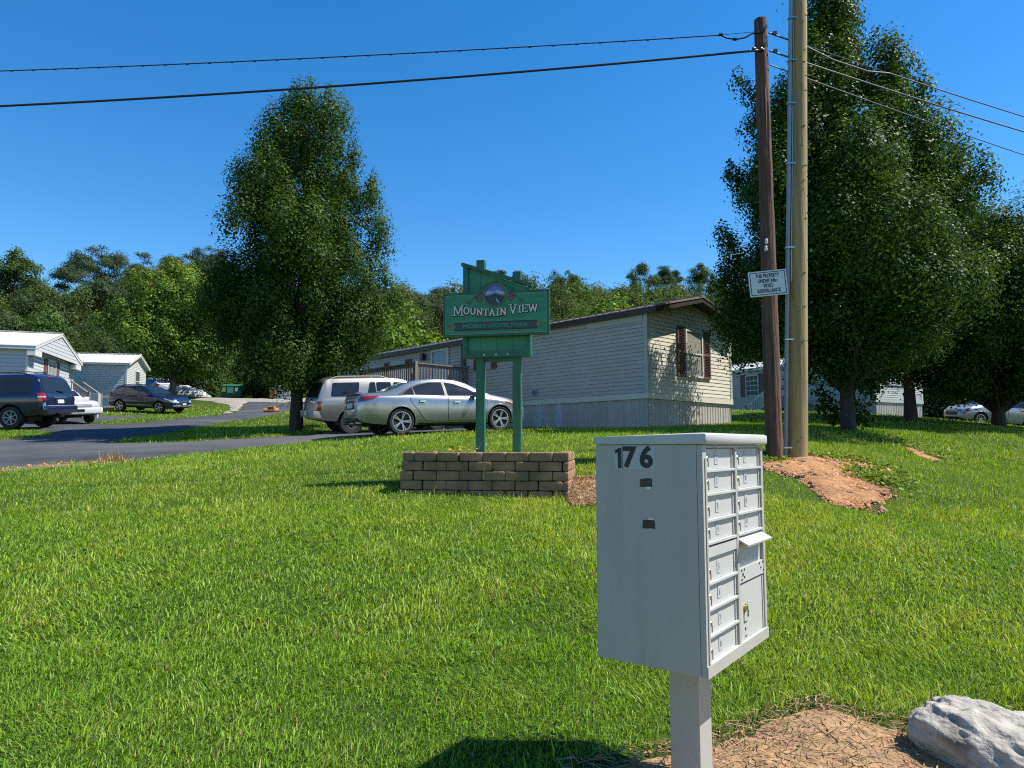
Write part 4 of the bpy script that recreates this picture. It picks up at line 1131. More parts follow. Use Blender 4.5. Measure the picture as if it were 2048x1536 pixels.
def mailbox():
    W, D = .730, .451
    c0 = Vector((.710, 2.67, 0)); e1 = Vector((.598, .802, 0)).normalized(); e2 = Vector((-.802, .598, 0)).normalized()
    base = c0 + e1 * W / 2 + e2 * D / 2
    gz = h(base.x, base.y)
    root = thing('mailbox', 'grey metal cluster mailbox on a square post with locked doors and the number 176', 'mailbox', (c0.x, c0.y, 0), math.atan2(.802, .598))
    zb, zt = .640, 1.502
    cab = MB()
    cab.b2((0, .012, zb), (W, D, zt), bev=.006)
    # front frame: stiles, rails and mullion stand proud of the doors
    rows = [1.487, 1.394, 1.304, 1.205, 1.119, 1.071, .969, .873, .774, .674]
    colL, colR = (.042, .356), (.386, .700)
    fr = cab
    for x0, x1 in ((.0015, .040), (.360, .382), (.702, .7285)): fr.b2((x0, -.012, zb + .004), (x1, .0105, zt - .003))
    fr.b2((.0405, -.0115, zb + .002), (.7015, .0105, .672)); fr.b2((.0405, -.0115, 1.489), (.7015, .0105, zt - .004))
    fr.b2((.0, -.017, zb - .001), (W, -.0121, zb + .043))
    fr.b2((.02, -.016, zb + .044), (.034, -.0121, 1.45))
    cab.build('cabinet', M['grey_metal'], root)
    # roof with deeper front lip
    rf = MB()
    xa, xb, ya, yb = -.007, W + .012, -.032, D + .008
    prof = [(ya + .006, zt + .0005), (ya, zt + .006), (ya, zt + .036), (ya + .004, zt + .041), (ya + .014, zt + .045), (yb - .01, zt + .031), (yb, zt + .027), (yb, zt + .0005)]
    n = len(prof)
    xs = [(xa, .0), (xa + .003, 0), (xb - .003, 0), (xb, 0)]
    vs = []
    for xi, (x, _) in enumerate(xs):
        k = .004 if xi in (0, 3) else 0
        for y, z in prof:
            yy = min(max(y, ya + k), yb - k); zz = min(z, zt + .045 - k) if z > zt + .01 else z + k * .5
            vs.append((x, yy, zz))
    fs = [tuple(range(n)), tuple(range(3 * n, 4 * n))[::-1]]
    for i in range(3):
        for k in range(n): fs.append((i * n + k, (i + 1) * n + k, (i + 1) * n + (k + 1) % n, i * n + (k + 1) % n))
    rf.add(vs, fs); rf.build('roof', M['grey_metal2'], root, 50)
    ped = MB(); pw = .066
    cx, cy = W / 2 + .015, D / 2 - .01
    ped.b2((cx - pw, cy - pw, gz - .3), (cx + pw, cy + pw, zb - .001), bev=.004)
    ped.b2((cx - .14, cy - .14, zb - .008), (cx + .14, cy + .14, zb - .002))
    ped.build('post', M['grey_metal'], root)
    def door(x0, x1, z1, z0, num, lock=True, plate=True):
        d = MB()
        d.b2((x0, .001, z0 + .012), (x1, .0112, z1 - .002))                # door leaf set back
        d.b2((x0 - .0005, -.013, z0), (x1 + .0005, .0112, z0 + .011), bev=.002)   # lower rail throws a shadow on the next door
        d.b2((x1 - .012, -.004, z0 + .0125), (x1 - .004, .0008, z1 - .003))
        do = d.build('door', M['grey_metal2'], root)
        if lock:
            l = MB(); LM = Matrix.Translation((x0 + .018, .001, z0 + .052))
            l.lathe([(.0105, 0), (.0105, -.008), (.008, -.011), (0, -.011)], 14, LM, axis='y')
            l.b2((-.004, -.0135, -.030), (.004, -.0115, -.004), LM)
            l.build('lock', M['steel'], do)
        if plate:
            xm = (x0 + x1) / 2 - .025
            MB().b2((xm - .018, -.0012, z0 + .03), (xm + .018, .0005, z0 + .080)).build('number_plate', M['sticker'], do)
            text_obj('door_number', num, .034, M['conduit'], do, face((xm, -.0022, z0 + .054), (1, 0, 0), (0, 0, 1)), 0, .7, .0003)
    zr = [(1.487, 1.394), (1.394, 1.304), (1.304, 1.205), (1.205, 1.119), (1.071, .969), (.969, .873), (.873, .774), (.774, .674)]
    for i, (a, b) in enumerate(zr): door(*colL, a, b, str(i + 1))
    for i, (a, b) in enumerate(zr[:4]): door(*colR, a, b, str(9 + i))
    p = MB(); p.b2((colL[0], -.0105, 1.073), (colL[1], .0112, 1.110)); p.build('blank_plate', M['grey_metal2'], root)
    # outgoing mail slot with its flap pulled open
    sl = MB()
    sl.b2((colR[0], .002, .985), (colR[1], .0112, 1.117)); sl.b2((colR[0], -.0105, .925), (colR[1], .0112, .984))
    so = sl.build('mail_slot', M['grey_metal2'], root)
    fl = MB()
    fl.add([(colR[0], .0, 1.112), (colR[1], .0, 1.112), (colR[1] + .004, -.052, 1.086), (colR[0] - .004, -.052, 1.086),
            (colR[0], .0, 1.108), (colR[1], .0, 1.108), (colR[1] + .004, -.050, 1.078), (colR[0] - .004, -.050, 1.078)],
           [(0, 1, 2, 3), (7, 6, 5, 4), (3, 2, 6, 7), (0, 3, 7, 4), (1, 5, 6, 2), (0, 4, 5, 1)])
    fl.build('slot_flap', M['grey_metal2'], so)
    sc = MB()
    for x, z in ((.405, .976), (.44, .976), (.408, .938), (.44, .945), (.64, .975), (.69, .977), (.66, .955), (.695, .94)):
        MB().lathe([(.0042, 0), (.0042, -.003), (0, -.0035)], 10, Matrix.Translation((x, -.0105, z)), axis='y').build('screw', M['black'], so)
    sc.lathe([(.008, 0), (.008, -.001), (0, -.001)], 12, Matrix.Translation((.424, -.0106, .957)), axis='y')
    sc.build('keyhole', M['black'], so)
    # parcel door
    a, b = .918, .674
    d = MB(); d.b2((colR[0], -.004, b + .012), (colR[1], .0112, a - .002), bev=.003); d.b2((colR[0], -.013, b), (colR[1], .0112, b + .011)); d.b2((colR[1] - .014, -.008, b + .012), (colR[1] - .006, -.0041, a - .004))
    do = d.build('parcel_door', M['grey_metal2'], root)
    l = MB(); LM = Matrix.Translation((.452, -.004, .815)); l.lathe([(.017, 0), (.017, -.004), (.011, -.005), (.011, -.012), (0, -.013)], 18, LM, axis='y'); l.b2((-.0055, -.016, -.034), (.0055, -.012, -.006), LM)
    l.build('lock', M['brass'], do)
    MB().b2((.49, -.0052, .79), (.515, -.0039, .835)).build('number_plate', M['sticker'], do)
    s2 = MB()
    for x, z in ((.447, .757), (.465, .757), (.447, .700), (.465, .700)): MB().lathe([(.004, 0), (.004, -.003), (0, -.003)], 10, Matrix.Translation((x, -.004, z)), axis='y').build('screw', M['steel'], do)
    s2.lathe([(.007, 0), (.007, -.001), (0, -.001)], 12, Matrix.Translation((.456, -.0041, .728)), axis='y')
    s2.build('keyhole', M['black'], do)
    # side face: number stickers and tape remains
    def side(yb_, z): return (-.0012, yb_, z)
    for s_, yc, w in (('1', .340, .026), ('7', .292, .060), ('6', .219, .062)):
        MB().b2((-.001, yc - w / 2 - .006, 1.404), (.0005, yc + w / 2 + .006, 1.492)).build('number_sticker', M['sticker'], root)
    for s_, yc, sx in (('7', .294, 1.02), ('6', .219, 1.02)):
        text_obj('house_number', s_, .112, M['black'], root, face((-.0022, yc, 1.4475), (0, -1, 0), (0, 0, 1)), .0042, sx, .0006)
    one = MB(); one.add([(-.0028, .343 - a, 1.4475 + b) for a, b in ((-.002, -.0405), (.014, -.0405), (.014, .0405), (.003, .0405), (-.014, .031), (-.014, .018), (-.002, .024))], [tuple(range(7))])
    one.build('house_number', M['black'], root)
    for yc, zc, s_ in ((.222, 1.351, -1), (.213, 1.189, 1)):
        w, t = .054, .032
        poly = [(-w / 2, -t / 2), (-.01, -t / 2 - .002), (.01, -t / 2 + .001), (w / 2, -t / 2 - .001), (w / 2 - .001, t / 2), (.005, t / 2 + .002), (-w / 2 + .002, t / 2 - .002)]
        b_ = MB(); b_.add([(-.0014, yc - x, zc + z) for x, z in poly], [tuple(range(len(poly)))]); b_.build('tape', M['black_gloss'], root)
        poly = [(-.004, 0), (.008, -.001), (.024, .0), (.020, .006), (.014, .011), (.009, .008), (.004, .012), (-.001, .007)]
        b_ = MB(); b_.add([(-.0012, yc - x, zc + s_ * (t / 2 + z)) for x, z in poly], [tuple(range(len(poly)))]); b_.build('paper_scrap', M['residue'], root)

# ------------------------------------------------------------------ park sign
def stroke(mb, a, b, t, y0, y1, M_):
    a = Vector((a[0], a[1])); b = Vector((b[0], b[1])); d = (b - a).normalized(); n = Vector((-d.y, d.x)) * t / 2
    mb.prism([tuple(a + n), tuple(b + n), tuple(b - n), tuple(a - n)], y0, y1, M_)

def slab_letter(mb, ch, x0, x1, z0, z1, t, y0, y1, M_, grow=0.0):
    w = x1 - x0; hh = z1 - z0
    st = t * .55                     # serif thickness
    T = t + grow * 2; ST = st + grow * 2
    X = lambda u: x0 + u * w
    Z = lambda v: z0 + v * hh
    def bar(u0, v0, u1, v1, k=None): stroke(mb, (X(u0), Z(v0)), (X(u1), Z(v1)), k or T, y0, y1, M_)
    def ser(u0, u1, v):
        z = Z(v) + (st / 2 if v == 0 else -st / 2)
        stroke(mb, (X(u0) - grow, z), (X(u1) + grow, z), ST, y0, y1, M_)
    if ch == 'M':
        bar(.17, 0, .17, 1); bar(.83, 0, .83, 1); bar(.17, 1, .5, .12); bar(.83, 1, .5, .12)
        ser(0, .36, 0); ser(.64, 1, 0); ser(.02, .22, 1); ser(.78, .98, 1)
    elif ch == 'O':
        n = 22; ro = (w / 2 + grow, hh / 2 + grow); ri = (w / 2 - t - grow * 1.0, hh / 2 - t * .75 - grow * 1.0)
        for i in range(n):
            a, b = 2 * math.pi * i / n, 2 * math.pi * (i + 1) / n
            c = ((x0 + x1) / 2, (z0 + z1) / 2)
            mb.prism([(c[0] + ro[0] * math.cos(a), c[1] + ro[1] * math.sin(a)), (c[0] + ro[0] * math.cos(b), c[1] + ro[1] * math.sin(b)),
                      (c[0] + ri[0] * math.cos(b), c[1] + ri[1] * math.sin(b)), (c[0] + ri[0] * math.cos(a), c[1] + ri[1] * math.sin(a))], y0, y1, M_)
    elif ch == 'U':
        bar(.2, 1, .2, .3); bar(.8, 1, .8, .3); bar(.2, .32, .36, .09); bar(.8, .32, .64, .09); bar(.32, .09, .68, .09); ser(0, .4, 1); ser(.6, 1, 1)
    elif ch == 'N':
        bar(.2, 0, .2, 1); bar(.82, 0, .82, 1); bar(.2, 1, .82, 0); ser(0, .4, 0); ser(0, .25, 1); ser(.62, 1, 1)
    elif ch == 'T':
        bar(.5, 0, .5, 1); ser(0, 1, 1); ser(.25, .75, 0); stroke(mb, (X(.05), Z(1)), (X(.05), Z(.75)), ST, y0, y1, M_); stroke(mb, (X(.95), Z(1)), (X(.95), Z(.75)), ST, y0, y1, M_)
    elif ch == 'A':
        bar(.15, 0, .5, 1); bar(.85, 0, .5, 1); bar(.3, .34, .7, .34, ST); ser(0, .34, 0); ser(.66, 1, 0); ser(.3, .55, 1)
    elif ch == 'I':
        bar(.5, 0, .5, 1); ser(.05, .95, 0); ser(.05, .95, 1)
    elif ch == 'V':
        bar(.17, 1, .5, 0); bar(.83, 1, .5, 0); ser(0, .38, 1); ser(.62, 1, 1)
    elif ch == 'E':
        bar(.22, 0, .22, 1); ser(0, .95, 0); ser(0, .92, 1); bar(.22, .52, .7, .52, ST)
        for v0, v1 in ((0, .25), (1, .76)): stroke(mb, (X(.92), Z(v0)), (X(.92), Z(v1)), ST, y0, y1, M_)
        stroke(mb, (X(.68), Z(.38)), (X(.68), Z(.66)), ST, y0, y1, M_)
    elif ch == 'W':
        bar(.12, 1, .31, 0); bar(.31, 0, .5, .85); bar(.5, .85, .69, 0); bar(.69, 0, .88, 1); ser(0, .26, 1); ser(.74, 1, 1); ser(.4, .6, 1)

def park_sign():
    Y = 9.6
    base = at(994, 910, Y)
    gz = h(base.x, base.y)
    k = Y / F * .993
    root = thing('park_sign', 'green wooden park sign on two posts with a painted mountain scene', 'sign', (base.x, base.y, 0), R(-12))
    tilt = .030
    def U(px): return (px - 994) * k
    def Zp(py, px=994): return EYE + (890 - (py + tilt * (px - 994))) * k * 1.012
    # posts
    zpl, zpr = Zp(513, 994), Zp(541, 994)
    for px, zt in ((957, zpl), (1033.5, zpr)):
        MB().b2((U(px) - .058, .02, gz - .3), (U(px) + .058, .135, zt), bev=.005).build('post', M['sign_trim'], root)
    # slanted back panel
    zl, zr_, zb = Zp(522), Zp(572), Zp(712)
    xl, xr = U(924), U(1062)
    p = MB(); p.prism([(xl + .02, zb + .02), (xr - .02, zb + .02), (xr - .02, zr_ - .03), (xl + .02, zl - .03)], .0, .015)
    for f in (.25, .5, .75):
        x = xl + (xr - xl) * f
        p.b2((x - .003, -.002, zb + .05), (x + .003, .001, zl + (zr_ - zl) * f - .05), mi=1)
    p.build('back_panel', [M['sign_green'], M['sign_dark']], root)
    t = MB(); tw = .062
    t.b2((xl - .01, -.035, zb - .02), (xl + tw, .10, zl - .02)); t.b2((xr - tw * .45, -.035, zb - .02), (xr + .012, .10, zr_ - .02))
    t.b2((xl + tw, -.034, zb - .02), (xr - tw * .45, .099, zb + .075))
    t.bar((xl - .03, .02, zl + .0), (xr + .03, .02, zr_ + .0), .155, .045)
    t.build('panel_frame', M['sign_trim'], root)
    ln = MB(); ln.bar((xl + .02, -.037, zl - .028), (xr - .03, -.037, zr_ - .028), .004, .008); ln.build('pale_line', M['line'], root)
    b = MB(); b.b2((U(966), .03, Zp(722)), (U(1025), .12, zb - .021)); b.build('crossbeam', M['sign_trim'], root)
    # name board with the round top
    x0, x1, z0, z1 = U(884.5), U(1104), Zp(673.5), Zp(584.5)
    cx, cz, rr = U(994), Zp(594), 31.5 * k
    def outline(ins):
        r_ = rr - ins; a0 = math.asin(max(-1, min(1, (z1 - ins - cz) / r_)))
        arc = [(cx + r_ * math.cos(a), cz + r_ * math.sin(a)) for a in np.linspace(math.pi - a0, a0, 25)]
        return [(x0 + ins, z0 + ins), (x0 + ins, z1 - ins)] + arc + [(x1 - ins, z1 - ins), (x1 - ins, z0 + ins)]
    bd = MB(); bd.prism(outline(0), -.105, -.04); bo = bd.build('name_board', M['sign_dark'], root)
    def ring(o1, o2, y0, y1):
        mb = MB(); n = len(o1)
        for i in range(n):
            j = (i + 1) % n
            q = [o1[i], o1[j], o2[j], o2[i]]
            mb.prism(q, y0, y1)
        return mb
    pn = MB(); pn.prism(outline(.034), -.109, -.104); pn.build('board_face', M['sign_green'], bo)
    ring(outline(.030), outline(.036), -.112, -.105).build('pale_line', M['line'], bo)
    rim = ring(outline(0), outline(.02), -.116, -.106); rim.build('board_rim', M['sign_trim'], bo)
    # round painting
    def disc(r0, r1, y0, y1, sx=1.0, n=40):
        mb = MB()
        for i in range(n):
            a, b_ = 2 * math.pi * i / n, 2 * math.pi * (i + 1) / n
            mb.prism([(pcx + r0 * math.cos(a), pcz + r0 * 1.0 * math.sin(a)), (pcx + r1 * math.cos(a), pcz + r1 * math.sin(a)), (pcx + r1 * math.cos(b_), pcz + r1 * math.sin(b_)), (pcx + r0 * math.cos(b_), pcz + r0 * math.sin(b_))], y0, y1)
        return mb
    pcx, pcz = U(993), Zp(591.5); pr = 20.5 * k
    disc(pr, pr * 1.09, -.124, -.1085).build('oval_ring', M['oval_ring'], bo)
    disc(pr * 1.09, pr * 1.13, -.121, -.1085).build('oval_ring', M['gold'], bo)
    def clip_poly(fn_lo, fn_hi, y):
        mb = MB(); xs = np.linspace(-.985, .985, 41)
        for a, b_ in zip(xs[:-1], xs[1:]):
            def lim(u): return math.sqrt(max(0, 1 - u * u))
            q = []
            lo0, lo1 = max(fn_lo(a), -lim(a)), max(fn_lo(b_), -lim(b_)); hi0, hi1 = min(fn_hi(a), lim(a)), min(fn_hi(b_), lim(b_))
            if hi0 <= lo0 + 1e-4 and hi1 <= lo1 + 1e-4: continue
            hi0 = max(hi0, lo0 + 1e-4); hi1 = max(hi1, lo1 + 1e-4)
            q = [(pcx + pr * a, pcz + pr * lo0), (pcx + pr * b_, pcz + pr * lo1), (pcx + pr * b_, pcz + pr * hi1), (pcx + pr * a, pcz + pr * hi0)]
            mb.prism(q, y, -.1085)
        return mb
    mtn = lambda u: .02 + .30 * math.exp(-((u - .05) / .22) ** 2) + .10 * math.exp(-((u + .4) / .25) ** 2) + .06 * math.exp(-((u - .65) / .2) ** 2)
    hill = lambda u: -.02 + .15 * math.exp(-((u - .0) / .5) ** 2) - .10 * abs(u) + .04 * math.sin(6 * u)
    pt = clip_poly(lambda u: .42, lambda u: 1.2, -.1115).build('painted_scene', M['p_sky'], bo)
    clip_poly(mtn, lambda u: .42 + .05 * math.sin(7 * u), -.1120).build('painted_cloud', M['p_pale'], bo)
    clip_poly(lambda u: hill(u) - .02, lambda u: mtn(u), -.1125).build('painted_mountain', M['p_far'], bo)
    clip_poly(lambda u: -.35 - .05 * math.sin(4 * u), lambda u: hill(u), -.1130).build('painted_hill', M['p_hill'], bo)
    clip_poly(lambda u: -1.2, lambda u: -.35 - .05 * math.sin(4 * u), -.1135).build('painted_field', M['p_field'], bo)
    rv = MB()
    for (a, b_, w0) in (((.08, -.28), (.22, -.42), .05), ((.22, -.42), (.16, -.52), .07), ((.16, -.52), (.42, -.72), .12), ((.42, -.72), (.30, -.80), .12)):
        stroke(rv, (pcx + pr * a[0], pcz + pr * a[1]), (pcx + pr * b_[0], pcz + pr * b_[1]), pr * w0, -.1142, -.1128, None)
    rv.build('painted_river', M['p_pale'], bo)
    # red scrolls either side of the painting
    for sgn in (-1, 1):
        sc = MB()
        def curl(cx_, cz_, r0, a0, turns, w0, s_):
            pts = []
            for i in range(25):
                t_ = i / 24; a = a0 + s_ * turns * 6.28 * t_; r = r0 * (1 - .85 * t_)
                pts.append((cx_ + sgn * r * math.cos(a), cz_ + r * math.sin(a), w0 * (1 - .3 * t_)))
            for p_, q_ in zip(pts[:-1], pts[1:]): stroke(sc, p_[:2], q_[:2], p_[2], -.113, -.108, None)
        curl(pcx + sgn * 31 * k, pcz - 6 * k, 9 * k, 2.2, 1.4, .022, -1)
        curl(pcx + sgn * 37 * k, pcz - 3 * k, 5 * k, -1.2, 1.0, .016, 1)
        curl(pcx + sgn * 56 * k, pcz - 12 * k, 4 * k, .5, 1.1, .011, -1)
        sc.build('painted_scroll', M['red_scroll'], bo)
        st = MB(); pts = [(pcx + sgn * (24 + 30 * t_) * k, pcz + (8 - 26 * t_ + 7 * math.sin(3.1 * t_)) * k) for t_ in np.linspace(0, 1, 12)]
        for p_, q_ in zip(pts[:-1], pts[1:]): stroke(st, p_, q_, .010, -.1115, -.108, None)
        st.build('painted_stem', M['sign_dark'], bo)
    # lettering
    sx_ = 260 / 2048
    L = [('M', 350, 535, 412, 575), ('O', 532, 630, 438, 556), ('U', 632, 745, 450, 562), ('N', 744, 850, 460, 572), ('T', 852, 950, 468, 578), ('A', 948, 1060, 470, 584), ('I', 1062, 1128, 464, 580), ('N', 1130, 1236, 454, 566),
         ('V', 1270, 1415, 400, 550), ('I', 1420, 1480, 414, 536), ('E', 1482, 1580, 408, 526), ('W', 1578, 1745, 400, 520)]
    sh = MB(); cr_ = MB()
    for ch, a, b_, yt, yb in L:
        pa, pb = 860 + a * sx_, 860 + b_ * sx_
        zt = Zp(560 + yt * sx_, (pa + pb) / 2); zb_ = Zp(560 + yb * sx_, (pa + pb) / 2)
        slab_letter(sh, ch, U(pa) + .003, U(pb) + .003, zb_ - .005, zt - .003, .017, -.1125, -.108, None, grow=.008)
        slab_letter(cr_, ch, U(pa), U(pb), zb_, zt, .0165, -.1205, -.112, None)
    sh.build('letter_shadow', M['black'], bo); cr_.build('lettering', M['cream'], bo)
    # banner
    def bx(px, py): return (U(px), Zp(py, px))
    bl = [bx(910, 648), bx(1077, 642), bx(1084, 650), bx(1077, 659), bx(910, 664.5), bx(903, 656)]
    MB().prism([(x, z) for x, z in bl], -.1125, -.108).build('banner_edge', M['black'], bo)
    bl = [bx(911, 649.5), bx(1076, 643.5), bx(1081, 650), bx(1076, 657.5), bx(911, 663), bx(905, 656)]
    MB().prism([(x, z) for x, z in bl], -.1145, -.1123).build('banner', M['banner'], bo)
    for s_, px, py in ((-1, 906, 656), (1, 1081, 650)):
        o_ = MB()
        for dx, dz, w, hh in ((0, 0, 5, 8), (3, 4, 5, 3.5), (3, -4, 5, 3.5), (7, 0, 7, 2.6), (10, 2.5, 4, 2)):
            cxp, czp = U(px) + s_ * dx * k, Zp(py, px) + dz * k
            o_.prism([(cxp + w * k * math.cos(a), czp + hh * .5 * k * math.sin(a)) for a in np.linspace(0, 6.28, 13)[:-1]], -.1155 - .0004 * dx / 3, -.1085)
        o_.build('banner_flourish', M['gold'], bo)
    text_obj('banner_text', 'MOBILE HOME PARK', 11.5 * k, M['sign_green'], bo, face((U(993.5), -.1150, Zp(653, 993.5)), (1, 0, 0), (0, 0, 1)), .0022, 1.28, .0012)
    # small floodlamps screwed under the panel
    for px in (968, 993, 1017):
        l = MB(); l.lathe([(.0, -.012), (.010, -.010), (.014, 0), (.012, .012), (0, .014)], 10, Matrix.Translation((U(px), -.045, zb + .015)), axis='y'); l.build('bolt_cap', M['porcelain'], root, 60)

# ------------------------------------------------------------------ block planter
def planter():
    a = at(799, 985, 8.95); b = at(1138, 1003, 8.62)
    d = Vector((b.x - a.x, b.y - a.y)); Lw = d.length
    ang = math.atan2(d.y, d.x)
    zb = 1.415 - 5 * .119
    root = thing('block_planter', 'low planter wall of tan concrete blocks under the green sign', 'planter', (a.x, a.y, zb), ang)
    rng = random.Random(4)
    w = MB()
    ch = .119; bl = .295; dep = .19
    bm_h = ch - .006
    def block(x0, x1, y0, y1, z):
        j = lambda s=.006: rng.uniform(-s, s)
        cx, cy = (x0 + x1) / 2, (y0 + y1) / 2 + j(.012)
        bm = bmesh.new(); bmesh.ops.create_cube(bm, size=1)
        sx, sy = x1 - x0 - .010, y1 - y0
        for v in bm.verts: v.co = Vector((v.co.x * sx, v.co.y * sy, v.co.z * bm_h))
        bmesh.ops.bevel(bm, geom=bm.edges[:], offset=.014, segments=2, profile=.5, affect='EDGES')
        bmesh.ops.subdivide_edges(bm, edges=[e for e in bm.edges if e.calc_length() > .07], cuts=3, use_grid_fill=True)
        rot = Matrix.Rotation(R(j(1.4)), 4, 'Z') @ Matrix.Rotation(R(j(.7)), 4, 'Y')
        sd = rng.uniform(0, 99)
        for v in bm.verts:
            nn = mnoise.noise_vector(v.co * 16 + Vector((sd, 0, 0)))
            v.co += nn * .0045
        bm.verts.index_update()
        w.add([v.co[:] for v in bm.verts], [[v.index for v in f.verts] for f in bm.faces], 0, Matrix.Translation((cx, cy, z + bm_h / 2 + .001)) @ rot)
        bm.free()
    for c in range(5):
        z = c * ch
        x = 0.0 if c % 2 else -bl * .42
        inset = (4 - c) * -.008 + .032
        while x < Lw - .03:
            x0 = max(x, -.02 + c * .008); x1 = min(x + bl * rng.uniform(.97, 1.03), Lw)
            if x1 - x0 > .05: block(x0, x1, inset, inset + dep, z)
            x += bl
        for xs in (.0 + c * .006, Lw - dep):
            y = inset + dep + .006 if c % 2 else inset + dep + .006
            y -= bl * (.5 if c % 2 else 0)
            while y < 1.15 + c * .02 - (.2 if c == 4 else 0):
                y0 = max(y, inset + dep + .006)
                if y + bl - y0 > .06: block(xs, xs + dep, y0, y + bl - .01, z)
                y += bl
    w.build('block_wall', M['block'], root, 40)
    g = MB(); g.b2((dep + .02, dep + .06, .1), (Lw - dep - .02, 1.25, ch * 5 - .10)); g.build('soil_fill', M['mulch'], root)
    c, s = math.cos(ang), math.sin(ang)
    FOOT.append([(a.x + x * c - y * s, a.y + x * s + y * c) for x, y in ((-.03, .02), (Lw + .03, .02), (Lw + .03, 1.3), (-.03, 1.3))])
    # a few weeds inside it, behind the front wall
    rg = np.random.default_rng(5)
    for (px, lab, tint, n) in ((928, 'yellowing weed sprouting behind the planter wall beside the sign post', (.30, .30, .06), 60),):
        p = at(px, 905, 9.3)
        r0 = thing('weed', lab, 'weed', (p.x, p.y, zb + ch * 5 - .12))
        C = rg.normal(0, 1, (n, 3)) * np.array([.16, .08, .035]) + np.array([0, 0, .14])
        V, l, cc, t = leaf_cards(C, rg.normal(0, .6, (n, 3)) + np.array([0, 0, 1.0]), .06, .7, rg, np.array(tint) * rg.uniform(.5, 1.2, n)[:, None])
        link_mesh('foliage', np_mesh('foliage', V, l, cc, t), M['leaf'], r0)
        mb = MB()
        for i in range(8): mb.tube([(0, 0, 0), tuple(C[i] * .6), tuple(C[i])], [.004, .003, .002], 5)
        mb.build('stem', M['orange_wood'], r0)
    # dry grass stalks leaning before the wall and at the post
    for px, py, Y, hh, lab in ((966, 958, 8.70, .26, 'single dry straw stalk leaning against the front of the block wall'), (957, 903, 9.42, .15, 'pale dry stalk at the foot of the left sign post')):
        p = at(px, py, Y); mb = MB(); mb.tube([(0, 0, 0), (.015, .0, hh * .5), (.05, .0, hh)], [.004, .004, .002], 5)
        o = mb.build('dry_stalk', M['gold'], None); o.location = p
        tag(o, lab, 'stalk')

# ------------------------------------------------------------------ poles, wires and notice
def pole_mesh(mb, a, b, r0, r1, n=28, seg=60, rough=.006, crack=0.0, sd=0.0):
    a = Vector(a); b = Vector(b); d = (b - a); L = d.length; d.normalize()
    x = Vector((1, 0, 0)); x = (x - d * x.dot(d)).normalized(); y = d.cross(x)
    vs, fs = [], []
    for i in range(seg + 1):
        t = i / seg; p = a + d * L * t; r = r0 + (r1 - r0) * t
        for k in range(n):
            an = 2 * math.pi * k / n
            q = Vector((math.cos(an) * 2.2, math.sin(an) * 2.2, t * L * .35 + sd))
            rr = r + mnoise.fractal(q, 1, 2, 3) * rough
            if crack:
                c = mnoise.noise(Vector((math.cos(an) * 5, math.sin(an) * 5, t * L * .22 + sd * 3)))
                rr -= crack * max(0, 1 - abs(c) * 6)
            bow = math.sin(t * math.pi) * .0
            vs.append(p + (x * math.cos(an) + y * math.sin(an)) * rr)
    for i in range(seg):
        for k in range(n): fs.append((i * n + k, i * n + (k + 1) % n, (i + 1) * n + (k + 1) % n, (i + 1) * n + k))
    fs.append(tuple(range(seg * n, (seg + 1) * n)))
    mb.add(vs, fs)

def catenary(a, b, sag, n=40):
    a = Vector(a); b = Vector(b)
    return [a.lerp(b, t) - Vector((0, 0, sag * 4 * t * (1 - t))) for t in np.linspace(0, 1, n)]

